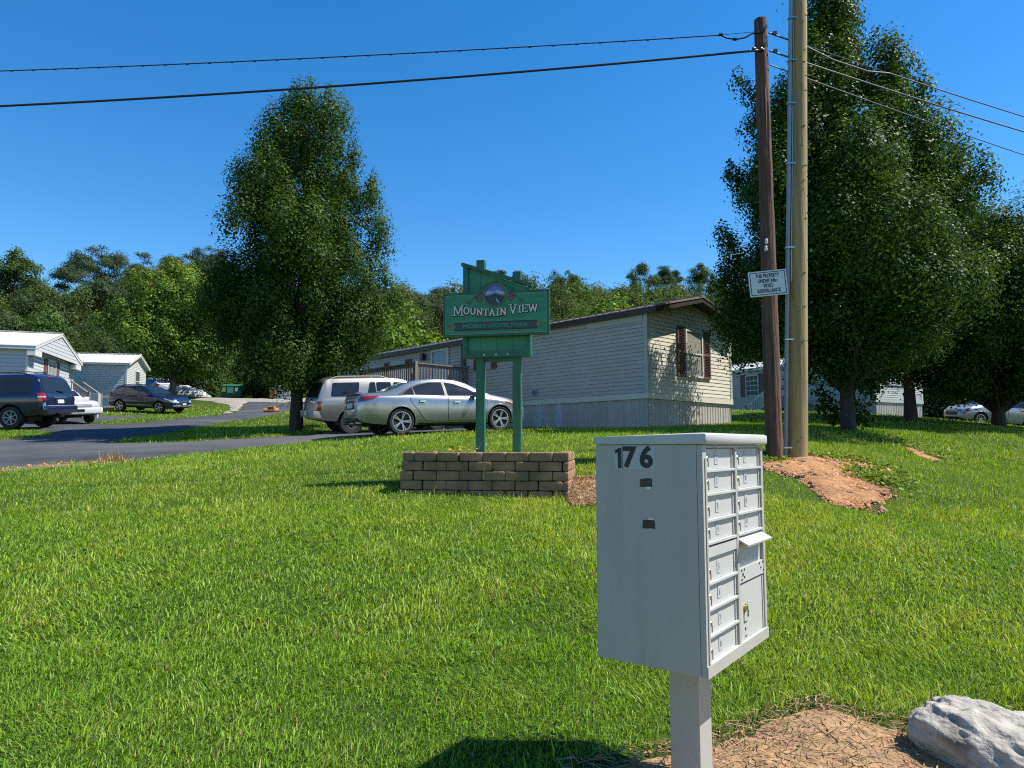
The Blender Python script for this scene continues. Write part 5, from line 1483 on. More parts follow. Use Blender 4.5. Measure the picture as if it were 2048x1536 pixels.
def poles():
    B = at(1549, 921, 10.55); B.z = h(B.x, B.y)
    T = at(1521, 40, 10.75)
    root = thing('utility_pole', 'dark brown leaning wooden utility pole with split grain and a notice nailed to it', 'utility pole', B)
    top = T - B
    mb = MB(); pole_mesh(mb, top * -.03, top, .128, .098, n=36, seg=110, rough=.008, crack=.012, sd=2); mb.build('shaft', M['brown_wood'], root, 60)
    def onp(py, dx=0, dy=-.12):
        t = (921 - py) / (921 - 40); return top * t + Vector((dx, dy, 0))
    for py, dx, nm in ((95, .03, 'bolt'), (62, .035, 'bolt')):
        m_ = MB(); m_.lathe([(0, -.03), (.025, -.03), (.025, -.005), (.04, -.005), (.04, .01), (0, .01)], 8, Matrix.Translation(onp(py, dx, -.10)), axis='y'); m_.build(nm, M['conduit'], root)
    for py, dx in ((519, -.075), (505, -.065)):
        m_ = MB(); m_.lathe([(0, -.045), (.022, -.03), (.026, -.01), (.02, .012), (.024, .03), (.012, .045), (0, .05)], 12, Matrix.Translation(onp(py, dx, -.125)), axis='z'); m_.build('insulator', M['porcelain'], root, 50)
    # notice
    c = at(1535, 567, 10.50)
    n = thing('notice_sign', 'small white video surveillance notice with black lettering nailed to the brown pole', 'sign', (c.x, c.y - .02, c.z), R(-6))
    n.rotation_euler = (0, R(-4.5), R(-6))
    k = 10.5 / F
    w, hh = 75 * k, 52 * k
    bo = MB().b2((-w / 2, -.004, -hh / 2), (w / 2, .004, hh / 2)).build('sign_plate', M['sign_white'], n)
    fr = MB(); i, t = .020, .010
    for a, b in (((-w / 2 + i, -.0062, hh / 2 - i - t), (w / 2 - i, -.0042, hh / 2 - i)), ((-w / 2 + i, -.0062, -hh / 2 + i), (w / 2 - i, -.0042, -hh / 2 + i + t)),
                 ((-w / 2 + i, -.0062, -hh / 2 + i + t), (-w / 2 + i + t, -.0042, hh / 2 - i - t)), ((w / 2 - i - t, -.0062, -hh / 2 + i + t), (w / 2 - i, -.0042, hh / 2 - i - t))): fr.b2(a, b)
    fr.build('sign_border', M['black'], n)
    for s_, z, sx in (('THIS PROPERTY', .115, .80), ('UNDER 24hr.', .038, .80), ('VIDEO', -.038, .80), ('SURVEILLANCE', -.116, .80)):
        text_obj('sign_text', s_, .080, M['black'], n, face((0, -.0055, z), (1, 0, 0), (0, 0, 1)), .0022, sx * (.77 if len(s_) > 12 else .80), .001)
    # tall pale pole
    B2 = at(1594, 915, 10.75); B2.z = h(B2.x, B2.y)
    T2 = at(1598, 0, 10.9); dir2 = (T2 - B2)
    top2 = dir2 * 1.22
    r2 = thing('utility_pole', 'tall straight pale yellow-brown utility pole with a grey conduit up its side', 'utility pole', B2)
    mb = MB(); pole_mesh(mb, top2 * -.03, top2, .158, .112, n=36, seg=120, rough=.005, crack=.003, sd=9); mb.build('shaft', M['tan_wood'], r2, 60)
    ck = MB()
    rg = random.Random(3)
    for i in range(46):
        t = rg.uniform(.01, .8); an = rg.uniform(-2.0, .3); rr = .158 + (.112 - .158) * t + .001
        p = top2 * t + Vector((math.cos(an) * rr, math.sin(an) * rr, 0)); ck.box(p, (.008, rg.uniform(.02, .05), .006), rot=Matrix.Rotation(an, 4, 'Z'))
    ck.build('climbing_nick', M['black'], r2)
    cd = MB(); off = lambda t: Vector((-.195 + .05 * t, -.05, 0))
    cd.tube([top2 * t + off(t) for t in (-.02, .0, .25, .5, .75, .97)], .033, 14); co = cd.build('conduit', M['conduit'], r2, 60)
    cw = MB(); cw.tube([top2 * t + Vector((-.150 + .045 * t, -.085 + .02 * t, 0)) for t in (.30, .5, .75, .97)], .010, 8); cw.build('ground_wire', M['steel'], r2, 60)
    for t in (.018, .20, .36, .51, .62, .70, .78):
        s_ = MB(); p = top2 * t + off(t); s_.b2((p.x - .045, p.y - .055, p.z - .012), (p.x + .10, p.y + .02, p.z + .012)); s_.build('strap', M['steel'], r2)
    # wires
    def wire(name, lab, pts, r, m_, grp=None, parts=()):
        mb = MB(); mb.tube(pts, r, 6, cap=True)
        o = mb.build(name, m_, None, 180); tag(o, lab, 'wire', grp)
    P75, P112, P142 = B + onp(74, 0, 0), B + onp(112, 0, 0), B + onp(142, 0, 0)
    P75.y -= .11; P112.y -= .11; P142.y -= .11
    aL = at(-320, 152, 11.4); bL = at(-320, 226, 11.0)
    tw = catenary(P75 + Vector((-.7, .02, -.045)), aL, .07)
    mb = MB(); mb.tube(tw, .009, 7)
    mb.tube([P75, P75 + Vector((-.18, 0, -.03)), P75 + Vector((-.30, 0, -.10)), P75 + Vector((-.44, 0, -.125)), P75 + Vector((-.58, .01, -.10)), P75 + Vector((-.66, .02, -.05)), P75 + Vector((-.72, .02, -.045))], .013, 7)
    mb.tube([P75 + Vector((0, 0, .01)), P75 + Vector((-.72, .02, -.042))], .004, 5)
    for i in range(2, len(tw) - 1, 1): mb.box(tw[i] - Vector((0, 0, .006)), (.045, .017, .018))
    for dx, dz in ((-.68, -.05), (-.46, -.125), (-.12, -.02)): mb.box(P75 + Vector((dx, 0, dz)), (.06, .035, .03))
    tag(mb.build('overhead_wire', M['wire'], None, 60), 'thin upper overhead wire with a drooping splice loop beside the brown pole', 'wire', None)
    mb = MB(); mb.tube(catenary(P112, bL, .12), .018, 8)
    for dx in (-.05, -.16): mb.box(P112 + Vector((dx, 0, .012)), (.05, .04, .04))
    tag(mb.build('overhead_wire', M['wire'], None, 180), 'thick black lower overhead wire crossing the top of the tall pear tree', 'wire', None)
    for P, (px, py), lab, r, m_, sag in ((P75, (2120, 238), 'uppermost overhead wire running from the brown pole off to the right', .012, 'wire_grey', .25), (P112, (2120, 262), 'middle overhead wire running from the brown pole off to the right', .014, 'wire_grey', .32), (P142, (2120, 314), 'lowest overhead wire running from the brown pole off to the right', .010, 'wire_grey', .28)):
        e = at(px, py, 15.5); s0 = P + Vector((.1, .03, 0))
        pts = catenary(s0, s0.lerp(e, 3.2), sag)
        mb = MB()
        if P is P75:
            q = pts[4]
            mb.tube([s0, s0.lerp(q, .25) + Vector((0, 0, -.01)), s0.lerp(q, .5) + Vector((0, 0, -.10)), s0.lerp(q, .8) + Vector((0, 0, -.10)), q], .014, 7); mb.tube([s0, q], .004, 5); pts = pts[4:]
        mb.tube(pts, r, 7)
        if P is not P142: mb.box(s0 + Vector((.1, .02, .01)), (.06, .04, .05))
        tag(mb.build('overhead_wire', M[m_], None, 60), lab, 'wire', None)
    # stones at the feet
    for px, py, Y, s_, lab in ((1608, 924, 10.35, .085, 'brown stone lying against the foot of the pale utility pole'), (1568, 905, 10.75, .07, 'pale stone between the feet of the two utility poles')):
        p = at(px, py, Y); p.z = h(p.x, p.y) + s_ * .3
        tag(stone('stone', p, (s_ * 1.25, s_ * .9, s_ * .6), px, M['stone'], .35), lab, 'stone')
    rg = random.Random(8)
    for i in range(14):
        px = rg.uniform(1540, 1770); py = 925 + (px - 1540) * .3 + rg.uniform(-4, 40)
        x, y = hit(px, py)
        if not inside(MOUNDP, np.array([x]), np.array([y]))[0]: continue
        s_ = rg.uniform(.018, .05)
        tag(stone('stone', Vector((x, y, h(x, y) + s_ * .4 + .02)), (s_ * 1.4, s_, s_ * .6), i, M['stone'], .4, 2), 'small reddish stone lying in the bare dirt below the utility poles', 'stone', 'small stones in the bare dirt below the poles')

def stone(name, p, s_, seed, m_, amp=.3, sub=3, rotz=0.0):
    bm = bmesh.new(); bmesh.ops.create_icosphere(bm, subdivisions=sub, radius=1)
    for v in bm.verts:
        q = v.co.copy()
        nn = mnoise.fractal(q * 1.1 + Vector((seed * 1.7, 3, 1)), 1, 2, 4) * amp
        q = q * (1 + nn)
        v.co = Vector((q.x * s_[0], q.y * s_[1], q.z * s_[2]))
    me = bpy.data.meshes.new(name); bm.to_mesh(me); bm.free()
    o = link_mesh(name, me, m_, None, 50); o.location = p; o.rotation_euler = (0, 0, rotz)
    return o

def boulder():
    bm = bmesh.new(); bmesh.ops.create_icosphere(bm, subdivisions=6, radius=1)
    for v in bm.verts:
        q = v.co.copy()
        # blocky: push towards a flattened box, slanting top
        p = 2.8
        nrm = (abs(q.x) ** p + abs(q.y) ** p + abs(q.z) ** p) ** (1 / p)
        q = q / nrm
        n1 = mnoise.fractal(q * .9 + Vector((4.1, 2, 7)), 1, 2, 3) * .20
        rid = abs(mnoise.noise(q * 2.3 + Vector((1, 5, 2)))) * .10
        n2 = mnoise.fractal(q * 6 + Vector((9, 1, 3)), .8, 2.2, 5) * .032
        n3 = -max(0, mnoise.noise(q * 5.5 + Vector((3, 8, 1))) - .38) * .22
        q = q * (1 + n1 - rid + n2 + n3)
        q = Vector((q.x * .50, q.y * .30, q.z * .24))
        q.z -= .26 * (q.x + .30) * (1 if q.z > 0 else .4)
        v.co = q
    me = bpy.data.meshes.new('boulder'); bm.to_mesh(me); bm.free()
    o = link_mesh('boulder', me, M['rock'], None, 180)
    p = at(1990, 1500, 3.30)
    o.location = (p.x + .17, p.y - .03, h(p.x, p.y) + .05); o.rotation_euler = (R(6), 0, R(-52))
    tag(o, 'whitish weathered boulder lying on the bare verge at the bottom right corner', 'rock')

# ------------------------------------------------------------------ small things in the distance
def clutter():
    # dumpster
    g = gpos(460, 66); k = 66 / F
    root = thing('dumpster', 'green metal dumpster with yellow and teal signs at the end of the gravel', 'dumpster', g, R(8))
    w, d, hh = 38 * k, 1.3, 24 * k
    b = MB(); b.prism([(-w / 2, .12), (w / 2, .12), (w / 2 - .02, hh), (-w / 2 + .02, hh)], 0, d)
    for x in (-w / 2, -w / 6, w / 6, w / 2): b.b2((x - .04, -.05, .12), (x + .04, .0, hh))
    b.b2((-w / 2 - .05, -.06, .35), (w / 2 + .05, -.052, .45)); bo = b.build('bin', M['dumpster'], root)
    l = MB(); l.add([(-w / 2, -.03, hh + .01), (w / 2, -.03, hh + .01), (w / 2, d, hh + .28), (-w / 2, d, hh + .28), (-w / 2, -.03, hh + .05), (w / 2, -.03, hh + .05), (w / 2, d, hh + .32), (-w / 2, d, hh + .32)], [(0, 3, 2, 1), (4, 5, 6, 7), (0, 1, 5, 4), (1, 2, 6, 5), (2, 3, 7, 6), (3, 0, 4, 7)]); l.build('lid', M['dumpster'], root)
    for x in (-w * .33, w * .33): MB().b2((x - .3, .2, 0), (x + .3, d - .2, .12)).build('skid', M['black'], root)
    for x, z, sw, sh, m_ in ((-w * .32, hh * .72, .32, .42, 'yellow_sign'), (0, hh * .68, .55, .55, 'teal_sign'), (w * .32, hh * .74, .26, .34, 'sign_white')):
        MB().b2((x - sw / 2, -.075, z - sh / 2), (x + sw / 2, -.061, z + sh / 2)).build('sign_plate', M[m_], root)
    # pile of pale stone
    g = gpos(362, 62)
    bm = bmesh.new(); bmesh.ops.create_icosphere(bm, subdivisions=5, radius=1)
    for v in bm.verts:
        q = v.co.copy(); r = math.hypot(q.x, q.y); z = max(q.z, -.2)
        n1 = mnoise.fractal(q * 2.2 + Vector((5, 0, 0)), 1, 2, 4) * .14 + mnoise.fractal(q * 14, 1, 2, 3) * .03
        v.co = Vector((q.x * 2.5 * (1 + n1 * .5), q.y * 1.6, z * .86 * (1 + n1 * 2.0) * (1 - .28 * r) + n1 * .2))
    me = bpy.data.meshes.new('stone_pile'); bm.to_mesh(me); bm.free()
    o = link_mesh('stone_pile', me, M['pale_stone'], None, None); o.location = g; tag(o, 'heap of pale crushed stone behind the maple trunk', 'stone pile')
    # white shed door and orange cabinet far right of the gravel
    g = gpos(566, 58); k = 58 / F
    sh = thing('white_shed', 'small white shed glimpsed behind the trunk of the tall pear tree', 'shed', g, R(4))
    s_ = MB(); s_.b2((-14 * k, 0, 0), (22 * k, 2.2, 28 * k)); s_.build('wall', M['trim_white'], sh)
    for i in range(4):
        for j in range(3): MB().b2(((-12 + j * 7) * k, -.03, (2 + i * 6) * k), ((-7 + j * 7) * k, -.004, (6.5 + i * 6) * k)).build('door_panel', M['white_paint'], sh)
    r_ = MB(); r_.b2((-16 * k, -.25, 28 * k + .002), (24 * k, 2.4, 30 * k)); r_.build('roof', M['trim_white'], sh)
    g = gpos(544, 57.5)
    cb = thing('wooden_cabinet', 'orange-brown wooden cabinet standing beside the white shed', 'cabinet', g, R(4))
    MB().b2((-.22, 0, .06), (.26, .6, .98)).build('body', M['orange_wood'], cb)
    MB().b2((-.27, -.05, .982), (.31, .64, 1.04)).build('top', M['orange_wood'], cb)
    dm = MB(); dm.b2((-.20, -.02, .1), (.01, -.003, .95)); dm.build('door', M['orange_wood'], cb); dm = MB(); dm.b2((.03, -.02, .1), (.24, -.003, .95)); dm.build('door', M['orange_wood'], cb)
    # chopped logs on the grass island
    for i, (px, Y, dx, a, L, r) in enumerate([(538, 36.5, 0, .3, .55, .13), (548, 37.0, .05, 1.1, .5, .14), (543, 36.2, 0, -.4, .4, .10)]):
        g = gpos(px, Y); c = Vector((math.cos(a), math.sin(a), 0)) * L / 2
        mb = MB(); mb.tube([(-c.x, -c.y, r * .8), (c.x, c.y, r * .9)], [r, r * .95], 12)
        o = mb.build('log', M['orange_wood'], None, 40); o.location = g + Vector((0, 0, .0 if i < 2 else .18))
        tag(o, ['cut log lying leftmost in the small heap on the grass island', 'thickest cut log of the small heap on the grass island', 'thin cut log lying on top of the small heap on the grass island'][i], 'log')
    # electric meter pedestal
    g = gpos(192, 34); k = 34 / F
    root = thing('meter_pedestal', 'grey electric meter box on a wooden post beside the blue wagon', 'meter box', g, R(-10))
    MB().b2((-.19, .02, -.3), (-.05, .14, 34 * k)).build('post', M['deck_wood'], root)
    b = MB(); b.b2((-.17, -.16, 24 * k), (.20, .018, 51 * k), bev=.015); b.build('meter_box', M['grey_metal'], root)
    b = MB(); b.lathe([(0, -.10), (.09, -.09), (.10, -.0)], 16, Matrix.Translation((.0, -.162, 33 * k)), axis='y'); b.build('meter', M['pane'], root, 50)
    b = MB(); b.tube([(.07, .0, -.2), (.07, .0, 24 * k - .002)], .035, 10); b.build('conduit', M['skirt_white'], root)
    b = MB(); b.b2((-.42, -.02, 14 * k), (-.2, .12, 28 * k), bev=.01); b.build('breaker_box', M['conduit'], root)
    b = MB(); b.tube([(-.3, .05, 14 * k), (-.25, .0, 9 * k), (-.15, -.03, 6 * k)], .025, 8); b.build('hose', M['wire'], root)
    # timber sill under the cream home
    p0 = gpos(182, 41); p1 = gpos(228, 41.5)
    mb = MB(); mb.bar(p0 + Vector((0, 0, .12)), p1 + Vector((0, 0, .12)), .2, .2); tag(mb.build('timber_beam', M['orange_wood'], None), 'orange timber beam on the ground in front of the white skirting behind the meter box', 'beam')
    # dry tuft at the roadside
    rg = np.random.default_rng(9)
    p = ground_at(228, 924); n = 120
    az = rg.uniform(0, 6.28, n); L = rg.uniform(.06, .30, n); sp = rg.uniform(.1, .9, n)
    b0 = np.stack([p.x + rg.normal(0, .16, n), p.y + rg.normal(0, .10, n), np.full(n, p.z)], 1)
    tip = b0 + np.stack([np.cos(az) * sp, np.sin(az) * sp, np.ones(n)], 1) * L[:, None]
    s_ = np.stack([-np.sin(az), np.cos(az), np.zeros(n)], 1) * .008
    V = np.stack([b0 - s_, b0 + s_, tip], 1).reshape(-1, 3)
    c = np.array([.42, .30, .12]) * rg.uniform(.6, 1.2, n)[:, None]
    me = np_mesh('dry_weed', V, np.arange(n * 3), np.full(n, 3), np.repeat(c, 3, 0))
    tag(link_mesh('dry_weed', me, M['straw']), 'dry straw-coloured weed tuft on the near edge of the road', 'weed')
# ------------------------------------------------------------------ vehicles
def pchip(xs, ys):
    xs = np.asarray(xs, float); ys = np.asarray(ys, float)
    hh = np.diff(xs); dl = np.diff(ys) / hh
    d = np.zeros(len(xs)); d[0] = dl[0]; d[-1] = dl[-1]
    for i in range(1, len(xs) - 1):
        if dl[i - 1] * dl[i] > 0:
            w1 = 2 * hh[i] + hh[i - 1]; w2 = hh[i] + 2 * hh[i - 1]
            d[i] = (w1 + w2) / (w1 / dl[i - 1] + w2 / dl[i])
    def f(x):
        x = np.clip(np.asarray(x, float), xs[0], xs[-1])
        k = np.clip(np.searchsorted(xs, x) - 1, 0, len(xs) - 2)
        t = (x - xs[k]) / hh[k]
        return (1 + 2 * t) * (1 - t) ** 2 * ys[k] + t * (1 - t) ** 2 * hh[k] * d[k] + t * t * (3 - 2 * t) * ys[k + 1] + t * t * (t - 1) * hh[k] * d[k + 1]
    return f

class Body:
    """lofted car body: x runs from the tail (0) to the nose (L)"""
    def __init__(s, sp):
        s.sp = sp; s.L = sp['L']
        for k in ('top', 'belt', 'bot', 'w', 'wr'):
            a = np.array(sp[k]); setattr(s, '_' + k, pchip(a[:, 0], a[:, 1]))
        s.xs = np.unique(np.concatenate([np.linspace(0, s.L, 72), np.linspace(0, .5, 26), np.linspace(s.L - .5, s.L, 22)]))
        s.secs = np.array([s.sec0(x) for x in s.xs])
    def sec(s, x):
        x = min(max(x, 0.0), s.L); k = min(max(int(np.searchsorted(s.xs, x)) - 1, 0), len(s.xs) - 2)
        f = (x - s.xs[k]) / (s.xs[k + 1] - s.xs[k])
        return s.secs[k] * (1 - f) + s.secs[k + 1] * f
    def sec0(s, x):
        zb, zl, zt, w, wr = (float(f(x)) for f in (s._bot, s._belt, s._top, s._w, s._wr))
        zl = min(zl, zt - .015)
        hb = zl - zb; up = zt - zl
        wr = min(wr, w * .95)
        tum = s.sp.get('bulge', .02)
        p = [(0, zb), (w * .78, zb), (w * .915, zb + hb * .06), (w * .965, zb + hb * .20), (w * .99, zb + hb * .42), (w, zb + hb * .64), (w * .993, zb + hb * .84), (w * .975, zb + hb * .95), (w * .95, zl)]
        k = min(1, up / .25)
        a = np.array([w * .95, zl]); b = np.array([wr, zl + up * .86])
        p += [tuple(a + (b - a) * .06 + np.array([0, 0])), tuple(a + (b - a) * .5 + np.array([tum * k, 0])), tuple(b), (wr * .93, zl + up * .945), (wr * .72, zl + up * .985), (wr * .38, zt - .003 * k), (0, zt)]
        return np.array(p)
    def yside(s, x, z):
        p = s.sec(x)[2:14]
        return float(np.interp(z, p[:, 1], p[:, 0]))
    def ztop(s, x, y):
        p = s.sec(x)[10:][::-1]
        return float(np.interp(abs(y), p[:, 0], p[:, 1]))
    def end_line(s, z, end):
        xs = np.linspace(0, 1.3, 261) if end == 'rear' else np.linspace(s.L, s.L - 1.4, 281)
        pts = []
        for x in xs:
            q = s.sec(x)
            if q[0, 1] - 1e-6 <= z <= q[-1, 1] + 1e-6:
                y = float(np.interp(z, np.maximum.accumulate(q[:, 1] + np.arange(16) * 1e-7), q[:, 0])) if True else 0
                pts.append((x, y))
        pts = [(pts[0][0], 0.0)] + pts
        c = np.concatenate([[0], np.cumsum([math.hypot(b[0] - a[0], b[1] - a[1]) for a, b in zip(pts[:-1], pts[1:])])])
        return np.array(pts), c
    def map(s, kind, a, b, off):
        if kind == 'side':
            y = s.yside(a, b); y2 = s.yside(a, b + .03); x2 = s.yside(min(a + .03, s.L), b)
            n = Vector((-(x2 - y) / .03, 1, -(y2 - y) / .03)).normalized()
            return Vector((a, y, b)) + n * off
        if kind == 'top':
            z = s.ztop(a, b); zx = s.ztop(min(a + .03, s.L), b)
            n = Vector((-(zx - z) / .03, 0, 1)).normalized()
            return Vector((a, b, z)) + n * off
        key = (kind, round(b, 3))
        if not hasattr(s, '_c'): s._c = {}
        if key not in s._c: s._c[key] = s.end_line(b, kind)
        pts, c = s._c[key]
        q = abs(a)
        x = float(np.interp(q, c, pts[:, 0])); y = float(np.interp(q, c, pts[:, 1]))
        x2 = float(np.interp(q + .03, c, pts[:, 0])); y2 = float(np.interp(q + .03, c, pts[:, 1]))
        sg = 1 if a >= 0 else -1
        d = Vector((x2 - x, (y2 - y), 0))
        if d.length < 1e-6: d = Vector((0, 1, 0))
        d.normalize()
        n = Vector((-d.y, d.x, 0)) if kind == 'rear' else Vector((d.y, -d.x, 0))
        p = Vector((x, y, b)) + n * (off + .006)
        return Vector((p.x, p.y * sg, p.z))

def round_poly(poly, r, n=4):
    out = []
    m = len(poly)
    for i in range(m):
        p = Vector(poly[i]); a = Vector(poly[i - 1]); b = Vector(poly[(i + 1) % m])
        da = (a - p); db = (b - p)
        rr = min(r, da.length * .45, db.length * .45)
        q0 = p + da.normalized() * rr; q1 = p + db.normalized() * rr
        for t in np.linspace(0, 1, n):
            out.append(tuple(q0 * (1 - t) ** 2 + p * 2 * t * (1 - t) + q1 * t * t))
    return out

def panel(mb, body, kind, poly, off, sgn=1, mi=0, rnd=.03, step=.07):
    if rnd: poly = round_poly(poly, rnd)
    P = densify(poly, step)
    A = np.array(P); lo, hi = A.min(0), A.max(0)
    X, Y = np.meshgrid(np.arange(lo[0] + step / 2, hi[0], step), np.arange(lo[1] + step / 2, hi[1], step))
    X = X.ravel(); Y = Y.ravel(); k = inside(A, X, Y)
    pts = [Vector(p) for p in P] + [Vector((a, b)) for a, b in zip(X[k], Y[k])]
    n = len(P)
    r = delaunay_2d_cdt(pts, [(i, (i + 1) % n) for i in range(n)], [list(range(n))], 1, 1e-5)
    vs = []
    for v in r[0]:
        p = body.map(kind, v.x, v.y, off)
        p.y *= sgn
        vs.append(p)
    mb.add(vs, [tuple(f) for f in r[2]], mi)

def wheel(parent, x, y, r, w, rim_r, spokes, side, style='alloy'):
    rb = MB(); T = Matrix.Translation((x, y, r))
    hw = w / 2
    prof = [(rim_r, -hw * .85), (rim_r + .02, -hw * .98), (r * .93, -hw), (r * .985, -hw * .8), (r, -hw * .45), (r, hw * .45), (r * .985, hw * .8), (r * .93, hw), (rim_r + .02, hw * .98), (rim_r, hw * .85)]
    rb.lathe(prof, 36, T, axis='y')
    wo = rb.build('wheel', M['tyre'], parent, 40)
    m = MB(); o = side * hw
    m.lathe([(rim_r + .004, o * .9), (rim_r + .004, o * 1.01), (rim_r - .015, o * 1.02), (rim_r - .028, o * .86), (rim_r - .03, -o * .6)], 36, T, axis='y')
    m.lathe([(.0, o * .80), (.055, o * .80), (.06, o * .6)], 18, T, axis='y')
    for k in range(spokes):
        a = 2 * math.pi * k / spokes
        for da in ((-.13, .13) if style == 'split' else (0,)):
            i0 = Vector((math.cos(a) * .035, 0, math.sin(a) * .035)); i1 = Vector((math.cos(a + da) * (rim_r - .012), 0, math.sin(a + da) * (rim_r - .012)))
            wd = .026 if style == 'split' else .55 * rim_r * 2 / spokes
            m.bar(i0 + Vector((0, o * .74, 0)), i1 + Vector((0, o * .88, 0)), wd, .02, T, up=(0, 1, 0))
    m.build('rim', M['alloy'] if style != 'dark' else M['conduit'], wo, 40)
    d = MB(); d.lathe([(0, o * .3), (rim_r - .03, o * .3), (rim_r - .03, o * .28)], 24, T, axis='y'); d.build('brake_disc', M['alloy_dark'], wo)

def build_car(name, label, sp, paint, loc, heading, sides=(1, -1), group=None):
    """loc: ground point under the middle of the wheelbase"""
    body = Body(sp)
    xr, xf = sp['axles']; mid = (xr + xf) / 2
    root = thing(name, label, sp.get('cat', 'car'))
    # seat it on the slope
    c, s_ = math.cos(heading), math.sin(heading); wb = xf - xr
    def g(dx, dy): return h(loc[0] + dx * c - dy * s_, loc[1] + dx * s_ + dy * c)
    zf, zr, zl, zri = g(wb / 2, 0), g(-wb / 2, 0), g(0, .75), g(0, -.75)
    X = Vector((c * wb, s_ * wb, zf - zr)).normalized(); Yv = Vector((-s_ * 1.5, c * 1.5, zl - zri)).normalized(); Zv = X.cross(Yv).normalized(); Yv = Zv.cross(X)
    Mx = Matrix.Identity(4); Mx.col[0][:3] = X; Mx.col[1][:3] = Yv; Mx.col[2][:3] = Zv
    Mx.translation = Vector((loc[0], loc[1], (zf + zr) / 2 + sp.get('lift', .03))) - (X * mid)
    root.matrix_world = Mx
    # shell
    n = 16; V = []; Fc = []
    for i, sec in enumerate(body.secs):
        ring = [(body.xs[i], y, z) for y, z in sec] + [(body.xs[i], -y, z) for y, z in sec[-2:0:-1]]
        V += ring
    nr = 2 * n - 2
    for i in range(len(body.xs) - 1):
        for k in range(nr): Fc.append((i * nr + k, i * nr + (k + 1) % nr, (i + 1) * nr + (k + 1) % nr, (i + 1) * nr + k))
    Fc.append(tuple(range(nr))); Fc.append(tuple(range((len(body.xs) - 1) * nr, len(body.xs) * nr))[::-1])
    me = bpy.data.meshes.new('body'); me.from_pydata(V, [], Fc)
    bm = bmesh.new(); bm.from_mesh(me); bmesh.ops.recalc_face_normals(bm, faces=bm.faces[:]); bm.to_mesh(me); bm.free()
    bo = link_mesh('body', me, [paint, M['car_trim']], root, None)
    ar = sp['arch']
    cut = MB()
    for x in (xr, xf):
        for sd in (1, -1):
            cut.lathe([(0, sd * .50), (ar, sd * .50), (ar, sd * 1.3), (0, sd * 1.3)], 40, Matrix.Translation((x, 0, sp['wheel_r'])), axis='y')
    co = cut.build('cutter', M['car_trim'], None)
    co.matrix_world = Mx
    bpy.context.view_layer.update()
    bmod = bo.modifiers.new('cut', 'BOOLEAN'); bmod.object = co; bmod.operation = 'DIFFERENCE'; bmod.solver = 'EXACT'
    dg = bpy.context.evaluated_depsgraph_get()
    new = bpy.data.meshes.new_from_object(bo.evaluated_get(dg))
    bo.modifiers.clear(); bo.data = new; new.name = 'body'
    bpy.data.objects.remove(co)
    if len(new.materials) < 2:
        new.materials.clear(); new.materials.append(paint); new.materials.append(M['car_trim'])
    mi = []
    clad = sp.get('clad', 0)
    for p in new.polygons:
        inarch = any(math.hypot(p.center.x - x, p.center.z - sp['wheel_r']) < ar + .002 and abs(p.center.y) < .98 and all(math.hypot(new.vertices[v].co.x - x, new.vertices[v].co.z - sp['wheel_r']) < ar + .004 for v in p.vertices) for x in (xr, xf))
        low = p.normal.z < -.8 and p.center.z < .5
        mi.append(1 if inarch or low or (clad and p.center.z < clad) else 0)
    new.polygons.foreach_set('material_index', mi)
    new.polygons.foreach_set('use_smooth', np.ones(len(mi), bool)); new.set_sharp_from_angle(angle=R(32))
    # arch lips
    for x in (xr, xf):
        for sd in sides:
            a0 = MB(); pts = []
            for a in np.linspace(-.25, math.pi + .25, 28):
                px_, pz = x + (ar + .012) * math.cos(a), sp['wheel_r'] + (ar + .012) * math.sin(a)
                if pz < float(body._bot(px_)) + .02: continue
                p = body.map('side', px_, pz, .004); pts.append((p.x, p.y * sd, p.z))
            if len(pts) > 3:
                a0.tube(pts, .014, 6); a0.build('wheel_arch', sp.get('arch_mat', paint), root, 60)
    for x in (xr, xf):
        for sd in (1, -1):
            wheel(root, x, sd * sp['track'] / 2, sp['wheel_r'], sp.get('wheel_w', .22), sp['rim_r'], sp.get('spokes', 5), sd, sp.get('wheel_style', 'alloy'))
    ax = MB(); ax.tube([(xr, -sp['track'] / 2, sp['wheel_r']), (xr, sp['track'] / 2, sp['wheel_r'])], .05, 8); ax.b2((xr - .2, -.4, .24), (xf + .2, .4, float(body._bot(mid)) + .03)); ax.build('underbody', M['car_trim'], root)
    # doors: painted leaf over a dark gap line
    for sd in sides:
        for poly, hx, hz in sp.get('doors', []):
            b = MB()
            cpoly = np.array(poly).mean(0)
            big = [tuple(np.array(q) + (np.array(q) - cpoly) / np.linalg.norm(np.array(q) - cpoly) * .013) for q in poly]
            panel(b, body, 'side', big, .0025, sd, 1, .05); panel(b, body, 'side', poly, .0055, sd, 0, .05)
            do = b.build('door', [paint, M['black']], root, 60, recalc=False)
            if hx is not None:
                hb = MB(); p0 = body.map('side', hx - .085, hz, .028); p1 = body.map('side', hx + .085, hz, .028)
                c0 = body.map('side', hx, hz, .006)
                panel(hb, body, 'side', [(hx - .10, hz - .035), (hx + .06, hz - .035), (hx + .06, hz + .03), (hx - .10, hz + .03)], .007, sd, 1, .03)
                for q in (p0, p1, c0): q.y *= sd
                hb.bar(p0, p1, .022, .03); hb.build('handle', [sp.get('handle', paint), M['black']], do)
        for poly in sp.get('side_windows', []):
            b = MB(); panel(b, body, 'side', poly, .009, sd, 0, .035); b.build('window', M['car_glass'], root, 60, recalc=False)
        if sp.get('window_band'):
            b = MB(); panel(b, body, 'side', sp['window_band'], .0065, sd, 0, .04); b.build('window_surround', sp.get('band_mat', M['car_trim']), root, 60, recalc=False)
        for kind, poly, mn, nm, off in sp.get('side_bits', []):
            b = MB(); panel(b, body, kind, poly, off, sd, 0, .02); b.build(nm, M[mn] if isinstance(mn, str) else mn, root, 60, recalc=False)
